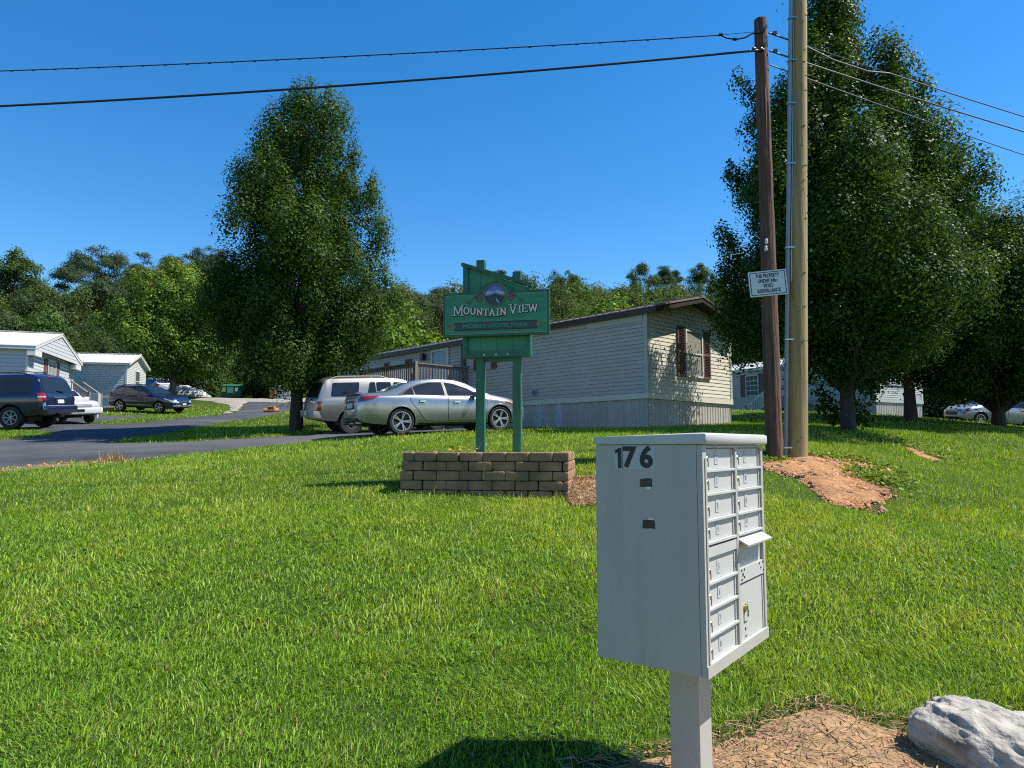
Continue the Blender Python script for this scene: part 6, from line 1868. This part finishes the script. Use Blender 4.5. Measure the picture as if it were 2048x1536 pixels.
        if sp.get('mirror'):
            mx_, mz = sp['mirror']; p = body.map('side', mx_, mz, 0); p.y *= sd
            b = MB(); b.box(p + Vector((0, sd * .13, .05)), (.11, .22, .15), bev=.04); b.box(p + Vector((.01, sd * .02, .0)), (.06, .10, .05), bev=.01)
            b.build('wing_mirror', sp.get('mirror_mat', paint), root, 50)
        if sp.get('rails'):
            x0, x1, yy, mt = sp['rails']
            b = MB(); pts = []
            for x in np.linspace(x0, x1, 9):
                e = .0 if x in (x0, x1) else .055
                pts.append((x, sd * yy, body.ztop(x, yy) + e))
            b.tube(pts, .022, 8)
            b.build('roof_rail', mt, root, 60)
    for kind, poly, mn, nm, off in sp.get('bits', []):
        b = MB(); panel(b, body, kind, poly, off, 1, 0, .03, step=.06); b.build(nm, M[mn] if isinstance(mn, str) else mn, root, 60, recalc=False)
    for fn in sp.get('extra', []): fn(root, body, paint)
    return root

def rect(a0, b0, a1, b1): return [(a0, b0), (a1, b0), (a1, b1), (a0, b1)]

def extra_box(nm, lo, hi, mn, bev=.02):
    def f(root, body, paint): MB().b2(lo, hi, bev=bev).build(nm, M[mn] if mn else paint, root, 50)
    return f

SEDAN = dict(L=4.87, axles=(1.05, 3.88), wheel_r=.335, rim_r=.25, arch=.375, track=1.60, spokes=5, wheel_style='split', wheel_w=.225,
    top=[(0, .80), (.03, .98), (.10, 1.065), (.30, 1.085), (.62, 1.10), (.95, 1.19), (1.35, 1.345), (1.75, 1.43), (2.15, 1.455), (2.6, 1.435), (2.95, 1.355), (3.3, 1.19), (3.62, 1.025), (3.95, .965), (4.4, .86), (4.68, .755), (4.82, .63), (4.87, .52)],
    belt=[(0, .74), (.10, .93), (.5, .985), (1.1, .985), (2.0, .945), (3.0, .905), (3.6, .90), (4.2, .80), (4.6, .70), (4.82, .57), (4.87, .48)],
    bot=[(0, .42), (.12, .31), (.5, .24), (1.0, .20), (3.9, .19), (4.5, .19), (4.8, .22), (4.87, .32)],
    w=[(0, .60), (.06, .715), (.2, .82), (.5, .89), (1.0, .915), (2.0, .90), (3.4, .905), (3.9, .915), (4.3, .88), (4.6, .78), (4.8, .63), (4.87, .47)],
    wr=[(0, .48), (.1, .64), (.3, .70), (.6, .68), (1.0, .60), (1.5, .545), (2.2, .56), (2.8, .585), (3.2, .66), (3.6, .77), (4.1, .76), (4.6, .62), (4.87, .38)],
    doors=[([(1.33, .985), (1.30, .86), (1.50, .62), (1.72, .34), (2.33, .32), (2.36, .94)], 1.62, .835), ([(2.38, .94), (2.35, .32), (3.32, .30), (3.47, .52), (3.50, .88)], 2.60, .80)],
    handle=M['chrome'],
    window_band=[(.98, 1.005), (1.0, 1.03), (1.28, 1.17), (1.62, 1.305), (1.95, 1.355), (2.35, 1.365), (2.70, 1.30), (3.05, 1.165), (3.40, .985), (3.36, .945), (2.4, .965), (1.5, 1.0)],
    band_mat=M['car_trim'],
    side_windows=[[(1.10, 1.02), (1.32, 1.155), (1.42, 1.19), (1.43, 1.01)], [(1.46, 1.01), (1.45, 1.205), (1.66, 1.285), (1.95, 1.335), (2.28, 1.34), (2.29, .98)], [(2.37, .978), (2.36, 1.335), (2.62, 1.295), (2.98, 1.165), (3.28, .99), (3.27, .965)]],
    mirror=(3.12, .94), mirror_mat=M['paint_silver'],
    side_bits=[('rear', [(.36, .90), (.60, .955), (.80, 1.0), (1.12, 1.0), (1.02, .94), (.82, .885), (.60, .85), (.36, .855)], 'red_lens', 'tail_light', .006),
               ('front', [(.45, .60), (.62, .64), (1.05, .80), (1.22, .81), (1.05, .70), (.70, .58), (.48, .545)], 'clear_lens', 'headlight', .006),
               ('front', [(1.0, .735), (1.14, .79), (1.20, .80), (1.06, .71)], 'amber', 'side_marker', .009),
               ('side', [(.62, .275), (1.42 - .0, .245), (1.44, .255), (.62, .29)], 'car_trim', 'sill_strip', .004),
               ('side', [(1.50, .245), (3.42, .235), (3.42, .27), (1.50, .285)], 'car_trim', 'sill_strip', .004)],
    bits=[('top', [(.66, -.55), (.66, .55), (1.45, .47), (1.45, -.47)], 'car_glass', 'rear_window', .008), ('top', [(3.52, -.62), (3.52, .62), (2.92, .50), (2.92, -.50)], 'car_glass', 'windscreen', .008),
          ('rear', rect(-.24, .72, .24, .84), 'plate', 'number_plate', .012), ('rear', rect(-.34, .68, .34, .90), 'car_trim', 'plate_recess', .004), ('rear', rect(-.34, .895, .34, .915), 'chrome', 'trim_strip', .014),
          ('rear', [(-.62, .34), (.62, .34), (.55, .46), (-.55, .46)], 'car_trim', 'rear_diffuser', .006), ('front', [(-.45, .42), (.45, .42), (.52, .62), (-.52, .62)], 'car_trim', 'grille', .006)],
    extra=[lambda root, body, paint: MB().tube([(.10, -.52, .33), (-.03, -.52, .33)], .045, 12).build('exhaust', M['chrome'], root, 60),
           lambda root, body, paint: MB().tube([(.10, .52, .33), (-.03, .52, .33)], .045, 12).build('exhaust', M['chrome'], root, 60),
           lambda root, body, paint: MB().add([(.02, -.60, 1.055), (.02, .60, 1.055), (-.03, .5, 1.085), (-.03, -.5, 1.085), (.16, -.60, 1.085), (.16, .60, 1.085), (.10, .5, 1.108), (.10, -.5, 1.108)], [(0, 1, 2, 3), (3, 2, 6, 7), (4, 7, 6, 5), (0, 3, 7, 4), (1, 5, 6, 2)]).build('boot_spoiler', paint, root)])

OLDSUV = dict(cat='suv', L=4.62, axles=(1.02, 3.74), wheel_r=.365, rim_r=.20, arch=.425, track=1.44, spokes=5, wheel_style='alloy', wheel_w=.24, bulge=.012,
    top=[(0, .72), (.015, .98), (.05, 1.08), (.22, 1.52), (.30, 1.62), (.42, 1.665), (.7, 1.68), (1.8, 1.685), (2.5, 1.665), (2.75, 1.61), (3.1, 1.33), (3.32, 1.14), (3.6, 1.10), (4.2, 1.05), (4.45, 1.0), (4.56, .90), (4.62, .72)],
    belt=[(0, .70), (.05, 1.0), (.3, 1.06), (1.0, 1.06), (3.2, 1.03), (3.8, 1.0), (4.4, .95), (4.62, .68)],
    bot=[(0, .46), (.1, .42), (.6, .36), (3.8, .36), (4.4, .38), (4.62, .45)],
    w=[(0, .76), (.05, .82), (.2, .85), (.6, .86), (3.6, .86), (4.2, .84), (4.5, .78), (4.62, .70)],
    wr=[(0, .70), (.05, .76), (.25, .68), (.45, .64), (2.4, .635), (2.8, .67), (3.3, .76), (4.2, .75), (4.62, .62)],
    doors=[([(1.42, 1.04), (1.42, .80), (1.52, .44), (2.28, .44), (2.28, 1.06)], 1.62, .96), ([(2.31, 1.05), (2.31, .44), (3.26, .44), (3.30, 1.03)], 2.48, .94)],
    side_windows=[[(.42, 1.13), (.50, 1.52), (1.30, 1.53), (1.22, 1.12)], [(1.50, 1.12), (1.62, 1.53), (1.78, 1.53), (1.78, 1.12)], [(1.82, 1.12), (1.82, 1.53), (2.27, 1.53), (2.27, 1.11)], [(2.36, 1.11), (2.36, 1.53), (2.62, 1.51), (3.0, 1.27), (3.14, 1.10)]],
    mirror=(3.02, 1.10), mirror_mat=M['car_trim'], rails=(.45, 2.2, .58, M['plastic_tan']), handle=M['car_trim'],
    side_bits=[('rear', rect(.715, .72, .905, .99), 'red_lens', 'tail_light', .008), ('front', rect(.50, .74, .86, .90), 'clear_lens', 'headlight', .008),
               ('side', [(1.50, .58), (3.28, .58), (3.28, .66), (1.50, .66)], 'plastic_tan', 'door_moulding', .008)],
    bits=[('rear', [(-.66, 1.10), (.66, 1.10), (.60, 1.52), (-.60, 1.52)], 'car_glass', 'rear_window', .008), ('top', [(3.25, -.66), (3.25, .66), (2.80, .58), (2.80, -.58)], 'car_glass', 'windscreen', .008),
          ('rear', rect(-.18, .575, .18, .69), 'plate', 'number_plate', .135), ('front', rect(-.45, .70, .45, .9), 'car_trim', 'grille', .006)],
    extra=[extra_box('bumper', (-.11, -.82, .50), (.12, .82, .72), 'plastic_tan', .03), extra_box('bumper_top', (-.10, -.80, .722), (.02, .80, .735), 'chrome', .002), extra_box('bumper', (4.50, -.80, .48), (4.70, .80, .70), 'plastic_tan', .03),
           extra_box('tailgate_handle', (-.01, -.12, 1.02), (.045, .12, 1.06), 'car_trim', .006)])

BIGSUV = dict(cat='suv', L=5.2, axles=(1.10, 4.10), wheel_r=.395, rim_r=.245, arch=.45, track=1.70, spokes=7, wheel_style='dark', wheel_w=.28, bulge=.012,
    top=[(0, .85), (.02, 1.08), (.06, 1.22), (.30, 1.78), (.40, 1.86), (.6, 1.905), (1.2, 1.925), (2.6, 1.91), (3.0, 1.86), (3.4, 1.55), (3.68, 1.28), (4.0, 1.23), (4.7, 1.15), (5.0, 1.08), (5.15, .95), (5.2, .80)],
    belt=[(0, .8), (.06, 1.16), (.3, 1.20), (1.0, 1.20), (3.4, 1.16), (4.2, 1.10), (4.9, 1.03), (5.2, .76)],
    bot=[(0, .52), (.1, .46), (.6, .40), (4.2, .40), (4.9, .42), (5.2, .5)],
    w=[(0, .80), (.05, .90), (.2, .965), (.6, .99), (4.0, .985), (4.7, .95), (5.05, .86), (5.2, .74)],
    wr=[(0, .74), (.05, .84), (.3, .76), (.5, .72), (2.8, .72), (3.2, .78), (3.7, .87), (4.7, .84), (5.2, .66)],
    doors=[([(1.55, 1.18), (1.58, .86), (1.66, .48), (2.55, .48), (2.55, 1.20)], 1.78, 1.08), ([(2.58, 1.19), (2.58, .48), (3.58, .48), (3.62, 1.15)], 2.78, 1.06)],
    side_windows=[[(.50, 1.26), (.58, 1.72), (1.42, 1.75), (1.42, 1.25)], [(1.56, 1.25), (1.56, 1.75), (2.50, 1.75), (2.50, 1.24)], [(2.62, 1.24), (2.62, 1.74), (2.92, 1.72), (3.30, 1.42), (3.44, 1.22)]],
    window_band=[(.42, 1.22), (.52, 1.76), (1.0, 1.79), (2.9, 1.77), (3.36, 1.43), (3.54, 1.19)], band_mat=M['black_gloss'],
    mirror=(3.36, 1.20), mirror_mat=M['car_trim'], rails=(.7, 2.7, .64, M['car_trim']), handle=M['paint_navy'],
    side_bits=[('rear', rect(.78, .96, 1.04, 1.235), 'red_lens', 'tail_light', .010), ('rear', rect(.785, 1.075, 1.035, 1.125), 'clear_lens', 'reversing_light', .014), ('front', rect(.55, .82, 1.0, 1.02), 'clear_lens', 'headlight', .008),
               ('rear', [(.80, .78), (.90, .72), (.905, .85), (.82, .92)], 'p_sky', 'bumper_sticker', .009)],
    bits=[('rear', [(-.80, 1.24), (.80, 1.24), (.70, 1.78), (-.70, 1.78)], 'car_glass', 'rear_window', .008), ('top', [(3.58, -.76), (3.58, .76), (3.05, .66), (3.05, -.66)], 'car_glass', 'windscreen', .008),
          ('rear', rect(-.20, .87, .16, 1.00), 'plate', 'number_plate', .012), ('rear', rect(-.36, 1.055, .36, 1.12), 'chrome', 'tailgate_trim', .016), ('rear', rect(-.20, 1.80, .20, 1.835), 'red_lens', 'brake_light', .01),
          ('rear', rect(.50, 1.06, .70, 1.075), 'chrome', 'badge', .010), ('rear', rect(-.30, .86, .26, 1.05), 'black_gloss', 'plate_recess', .006), ('front', rect(-.5, .74, .5, 1.0), 'chrome', 'grille', .006)],
    extra=[extra_box('bumper', (-.10, -.88, .52), (.10, .88, .78), None, .05), extra_box('bumper_step', (-.085, -.80, .782), (.0, .80, .80), 'conduit', .003), extra_box('tow_hitch', (-.10, -.05, .38), (.3, .05, .46), 'black', .01),
           lambda root, body, paint: MB().bar((.02, -.30, 1.27), (.055, .12, 1.31), .02, .03, up=(1, 0, 0)).build('rear_wiper', M['black'], root),
           lambda root, body, paint: MB().bar((.9, -.64, 1.985), (.9, .64, 1.985), .06, .03).bar((2.2, -.64, 1.985), (2.2, .64, 1.985), .06, .03).build('roof_bar', M['car_trim'], root)])

WAGON = dict(cat='car', L=4.78, axles=(1.02, 3.76), wheel_r=.345, rim_r=.235, arch=.39, track=1.55, spokes=5, wheel_style='alloy', wheel_w=.225, clad=0,
    top=[(0, .80), (.03, 1.0), (.10, 1.10), (.45, 1.40), (.60, 1.48), (.9, 1.53), (1.6, 1.565), (2.3, 1.55), (2.6, 1.50), (3.0, 1.29), (3.36, 1.08), (3.7, 1.03), (4.3, .95), (4.6, .86), (4.73, .72), (4.78, .58)],
    belt=[(0, .76), (.10, 1.02), (.4, 1.06), (1.2, 1.04), (3.2, .98), (3.8, .93), (4.4, .82), (4.7, .66), (4.78, .54)],
    bot=[(0, .46), (.12, .36), (.6, .28), (3.9, .27), (4.5, .28), (4.78, .38)],
    w=[(0, .66), (.06, .76), (.25, .85), (.6, .895), (3.7, .895), (4.2, .87), (4.55, .78), (4.72, .65), (4.78, .52)],
    wr=[(0, .56), (.1, .68), (.4, .64), (.7, .60), (2.4, .60), (2.8, .66), (3.35, .77), (4.2, .75), (4.78, .42)],
    doors=[([(1.36, 1.02), (1.33, .88), (1.55, .42), (2.28, .40), (2.28, 1.0)], 1.60, .92), ([(2.31, 1.0), (2.31, .40), (3.28, .38), (3.36, .95)], 2.52, .90)],
    side_windows=[[(.62, 1.11), (.78, 1.36), (1.20, 1.42), (1.14, 1.09)], [(1.22, 1.09), (1.30, 1.43), (2.24, 1.43), (2.24, 1.06)], [(2.34, 1.06), (2.34, 1.43), (2.52, 1.40), (2.94, 1.20), (3.14, 1.03)]],
    window_band=[(.52, 1.08), (.74, 1.39), (1.3, 1.46), (2.5, 1.44), (2.98, 1.21), (3.26, 1.0)], band_mat=M['black_gloss'],
    mirror=(3.08, 1.0), mirror_mat=M['paint_navy2'], rails=(.8, 2.4, .55, M['car_trim']), handle=M['paint_navy2'], arch_mat=M['car_trim'],
    side_bits=[('rear', [(.55, .92), (.95, .98), (1.15, 1.04), (.95, 1.10), (.55, 1.06)], 'red_lens', 'tail_light', .006), ('front', [(.40, .70), (.75, .76), (1.12, .90), (1.14, .84), (.8, .66), (.42, .61)], 'clear_lens', 'headlight', .008),
               ('side', [(1.50, .42), (3.24, .40), (3.24, .46), (1.50, .48)], 'chrome', 'sill_strip', .006), ('front', [(.3, .40), (.75, .40), (.85, .50), (.3, .48)], 'clear_lens', 'fog_lamp', .008)],
    bits=[('top', [(3.28, -.64), (3.28, .64), (2.72, .53), (2.72, -.53)], 'car_glass', 'windscreen', .008), ('rear', [(-.6, 1.12), (.6, 1.12), (.52, 1.38), (-.52, 1.38)], 'car_glass', 'rear_window', .008),
          ('front', [(-.36, .60), (.36, .60), (.40, .74), (-.40, .74)], 'chrome', 'grille', .008), ('front', [(-.33, .62), (.33, .62), (.36, .72), (-.36, .72)], 'black', 'grille_mesh', .012), ('front', rect(-.62, .38, .62, .44), 'chrome', 'bumper_strip', .010),
          ('front', rect(-.16, .48, .16, .58), 'plate', 'number_plate', .014)])

CROSS = dict(cat='car', L=4.6, axles=(.95, 3.66), wheel_r=.35, rim_r=.235, arch=.39, track=1.56, spokes=7, wheel_style='alloy', wheel_w=.225,
    top=[(0, .85), (.03, 1.05), (.10, 1.18), (.42, 1.48), (.6, 1.58), (1.0, 1.65), (1.7, 1.68), (2.2, 1.66), (2.6, 1.56), (3.1, 1.28), (3.48, 1.08), (3.8, 1.02), (4.2, .93), (4.45, .80), (4.56, .66), (4.6, .55)],
    belt=[(0, .8), (.1, 1.08), (.4, 1.12), (1.2, 1.08), (3.2, .98), (3.8, .92), (4.3, .80), (4.55, .60), (4.6, .5)],
    bot=[(0, .46), (.12, .36), (.6, .28), (3.8, .25), (4.4, .26), (4.6, .36)],
    w=[(0, .66), (.06, .77), (.25, .87), (.6, .91), (3.6, .905), (4.1, .87), (4.4, .77), (4.55, .62), (4.6, .5)],
    wr=[(0, .56), (.1, .70), (.4, .66), (.8, .61), (2.4, .61), (2.9, .68), (3.45, .79), (4.1, .74), (4.6, .40)],
    doors=[([(1.28, 1.06), (1.26, .9), (1.46, .40), (2.2, .38), (2.2, 1.03)], 1.5, .95), ([(2.23, 1.03), (2.23, .38), (3.18, .36), (3.26, .95)], 2.42, .92)],
    side_windows=[[(.56, 1.19), (.80, 1.44), (1.12, 1.49), (1.10, 1.14)], [(1.18, 1.13), (1.2, 1.50), (2.15, 1.53), (2.15, 1.09)], [(2.26, 1.09), (2.26, 1.52), (2.55, 1.45), (3.0, 1.22), (3.24, 1.02)]],
    window_band=[(.46, 1.17), (.76, 1.46), (1.2, 1.53), (2.2, 1.56), (2.6, 1.47), (3.06, 1.22), (3.34, .99)],
    mirror=(3.1, 1.0), mirror_mat=M['paint_pale'], handle=M['chrome'],
    side_bits=[('rear', [(.60, .92), (.95, .96), (1.06, 1.12), (.9, 1.16), (.6, 1.05)], 'red_lens', 'tail_light', .006), ('front', [(.42, .66), (.75, .72), (1.12, .88), (1.1, .78), (.8, .62), (.44, .58)], 'clear_lens', 'headlight', .008)],
    bits=[('top', [(3.4, -.66), (3.4, .66), (2.72, .54), (2.72, -.54)], 'car_glass', 'windscreen', .008), ('rear', [(-.62, 1.16), (.62, 1.16), (.54, 1.46), (-.54, 1.46)], 'car_glass', 'rear_window', .008),
          ('rear', rect(-.2, .84, .2, .96), 'plate', 'number_plate', .012), ('front', rect(-.40, .45, .40, .62), 'car_trim', 'grille', .008), ('rear', rect(-.7, .42, .7, .54), 'car_trim', 'bumper_strip', .006)])

PICKUP = dict(cat='car', L=4.9, axles=(.98, 3.86), wheel_r=.35, rim_r=.22, arch=.40, track=1.50, spokes=5, wheel_style='alloy', wheel_w=.23,
    top=[(0, .85), (.04, 1.0), (.6, 1.02), (1.2, 1.10), (1.6, 1.40), (1.9, 1.46), (2.6, 1.45), (2.9, 1.36), (3.3, 1.10), (3.6, 1.0), (4.3, .96), (4.7, .90), (4.85, .82), (4.9, .70)],
    belt=[(0, .8), (.1, .94), (1.2, .97), (3.3, .94), (4.2, .90), (4.75, .84), (4.9, .66)],
    bot=[(0, .5), (.2, .36), (.8, .30), (3.9, .30), (4.5, .32), (4.9, .40)],
    w=[(0, .72), (.1, .82), (.4, .88), (3.9, .88), (4.5, .86), (4.8, .82), (4.9, .76)],
    wr=[(0, .62), (.3, .74), (1.2, .70), (1.7, .58), (2.6, .58), (3.2, .70), (3.6, .80), (4.6, .78), (4.9, .68)],
    doors=[([(1.5, .95), (1.5, .42), (2.35, .40), (2.35, .95)], 1.7, .86), ([(2.38, .95), (2.38, .40), (3.3, .40), (3.34, .92)], 2.56, .86)],
    side_windows=[[(1.35, 1.0), (1.65, 1.33), (2.3, 1.35), (2.3, .99)], [(2.4, .99), (2.4, 1.35), (2.72, 1.31), (3.1, 1.08), (3.2, .98)]],
    side_bits=[('front', rect(.50, .70, .86, .84), 'clear_lens', 'headlight', .008)],
    bits=[('top', [(3.24, -.64), (3.24, .64), (2.86, .54), (2.86, -.54)], 'car_glass', 'windscreen', .008), ('front', rect(-.48, .70, .48, .83), 'black', 'grille', .006), ('front', rect(-.46, .755, .46, .80), 'chrome', 'grille_bar', .012),
          ('front', rect(-.16, .50, .16, .62), 'black_gloss', 'plate_holder', .10)],
    extra=[extra_box('bumper', (4.78, -.86, .44), (5.0, .86, .68), None, .05), extra_box('bumper_strip', (4.90, -.84, .40), (5.01, .84, .435), 'chrome', .01)],
    mirror=(3.05, .98), mirror_mat=M['paint_white'])

def park_cars():
    def near_side(px_r, py_r, Yr, px_f, py_f, Yf, track, side):
        a = at(px_r, py_r, Yr); b = at(px_f, py_f, Yf)
        hd = math.atan2(b.y - a.y, b.x - a.x)
        m = (a + b) / 2; n = Vector((-math.sin(hd), math.cos(hd), 0)) * (track / 2) * side
        return (m.x + n.x, m.y + n.y), hd
    loc, hd = near_side(801, 871, 17.8, 998, 864, 19.2, 1.6, 1)
    build_car('parked_car', 'silver sedan parked across the drive behind the green sign', SEDAN, M['paint_silver'], loc, hd)
    a = at(702, 869, 20.7); hd = R(29)
    loc = (a.x + math.cos(hd) * 1.36 - math.sin(hd) * .72, a.y + math.sin(hd) * 1.36 + math.cos(hd) * .72)
    build_car('parked_car', 'champagne boxy SUV with roof rails parked partly behind the silver sedan', OLDSUV, M['paint_tan'], loc, hd)
    a = at(86, 858, 24.0); hd = R(181)
    loc = (a.x + math.cos(hd) * 2.6 + math.sin(hd) * .95, a.y + math.sin(hd) * 2.6 - math.cos(hd) * .95)
    build_car('parked_car', 'large navy blue SUV seen from behind before the grey home', BIGSUV, M['paint_navy'], loc, hd)
    hd = R(-38); f = at(150, 846, 29.0)
    loc = (f.x - math.cos(hd) * 2.0, f.y - math.sin(hd) * 2.0)
    build_car('parked_car', 'white car with only its nose showing from behind the navy SUV', PICKUP, M['paint_white'], loc, hd)
    loc, hd = near_side(234, 823, 41.3, 327, 828, 40.5, 1.55, 1)
    build_car('parked_car', 'dark blue estate wagon on the grass in front of the cream home', WAGON, M['paint_navy2'], loc, hd)
    g = gpos(304, 64); hd = R(146)
    build_car('parked_car', 'far silver crossover seen from behind between the cream home and the maple trunk', CROSS, M['paint_pale'], (g.x, g.y), hd)
    g = gpos(1983, 36.5); hd = R(186)
    build_car('parked_car', 'pale silver crossover half hidden by the low forked pear tree', CROSS, M['paint_pale'], (g.x, g.y), hd)
# ------------------------------------------------------------------ light, sky, camera
def light_and_camera():
    w = bpy.data.worlds.new('World'); scene.world = w; w.use_nodes = True
    nt = w.node_tree; N = nt.nodes; L = nt.links
    bg = N['Background']
    sk = N.new('ShaderNodeTexSky'); sk.sky_type = 'NISHITA'; sk.sun_disc = False
    EL, AZ = 55.0, 1.0        # azimuth measured from +X towards +Y
    sk.sun_elevation = R(EL); sk.sun_rotation = R(90 - AZ)
    sk.altitude = 300; sk.air_density = 1.0; sk.dust_density = 0.2; sk.ozone_density = 3.0
    hs = N.new('ShaderNodeHueSaturation'); hs.inputs['Saturation'].default_value = SKY_SAT; hs.inputs['Hue'].default_value = .5; hs.inputs['Value'].default_value = 1.0
    L.new(sk.outputs[0], hs.inputs['Color']); L.new(hs.outputs[0], bg.inputs['Color'])
    bg.inputs['Strength'].default_value = SKY_STR
    sd = bpy.data.lights.new('sun', 'SUN'); so = bpy.data.objects.new('sun', sd); col.objects.link(so)
    sd.energy = 5.0; sd.angle = R(.5); sd.color = (1.0, .95, .86)
    d = Vector((math.cos(R(EL)) * math.cos(R(AZ)), math.cos(R(EL)) * math.sin(R(AZ)), math.sin(R(EL))))
    so.rotation_euler = d.to_track_quat('Z', 'Y').to_euler(); so.location = (20, 0, 30)
    cd = bpy.data.cameras.new('camera'); co = bpy.data.objects.new('camera', cd); col.objects.link(co)
    cd.sensor_width = 36; cd.lens = 36 * F / 2048; cd.clip_start = .05; cd.clip_end = 2000
    co.location = (0, 0, EYE); co.rotation_euler = (R(90) + PITCH, 0, 0)
    scene.camera = co
    vs = scene.view_settings
    vs.view_transform = 'Standard'; vs.look = 'None'; vs.exposure = EXPO; vs.gamma = 1
    scene.cycles.use_adaptive_sampling = False
    scene.cycles.filter_width = 1.1
    scene.cycles.max_bounces = 6; scene.cycles.diffuse_bounces = 3; scene.cycles.glossy_bounces = 3; scene.cycles.transmission_bounces = 3
    scene.cycles.use_denoising = DENOISE
SKY_SAT, SKY_STR, EXPO, DENOISE = 1.37, .113, .80, False

root, A_, ang_, zf_ = main_house()
porch(A_, ang_, zf_)
right_house()
left_houses()
mailbox()
park_sign()
planter()
poles()
boulder()
clutter()
park_cars()
plant_trees()
forest()
grow_lawn()
scatter_straw()
ground_cover()
light_and_camera()
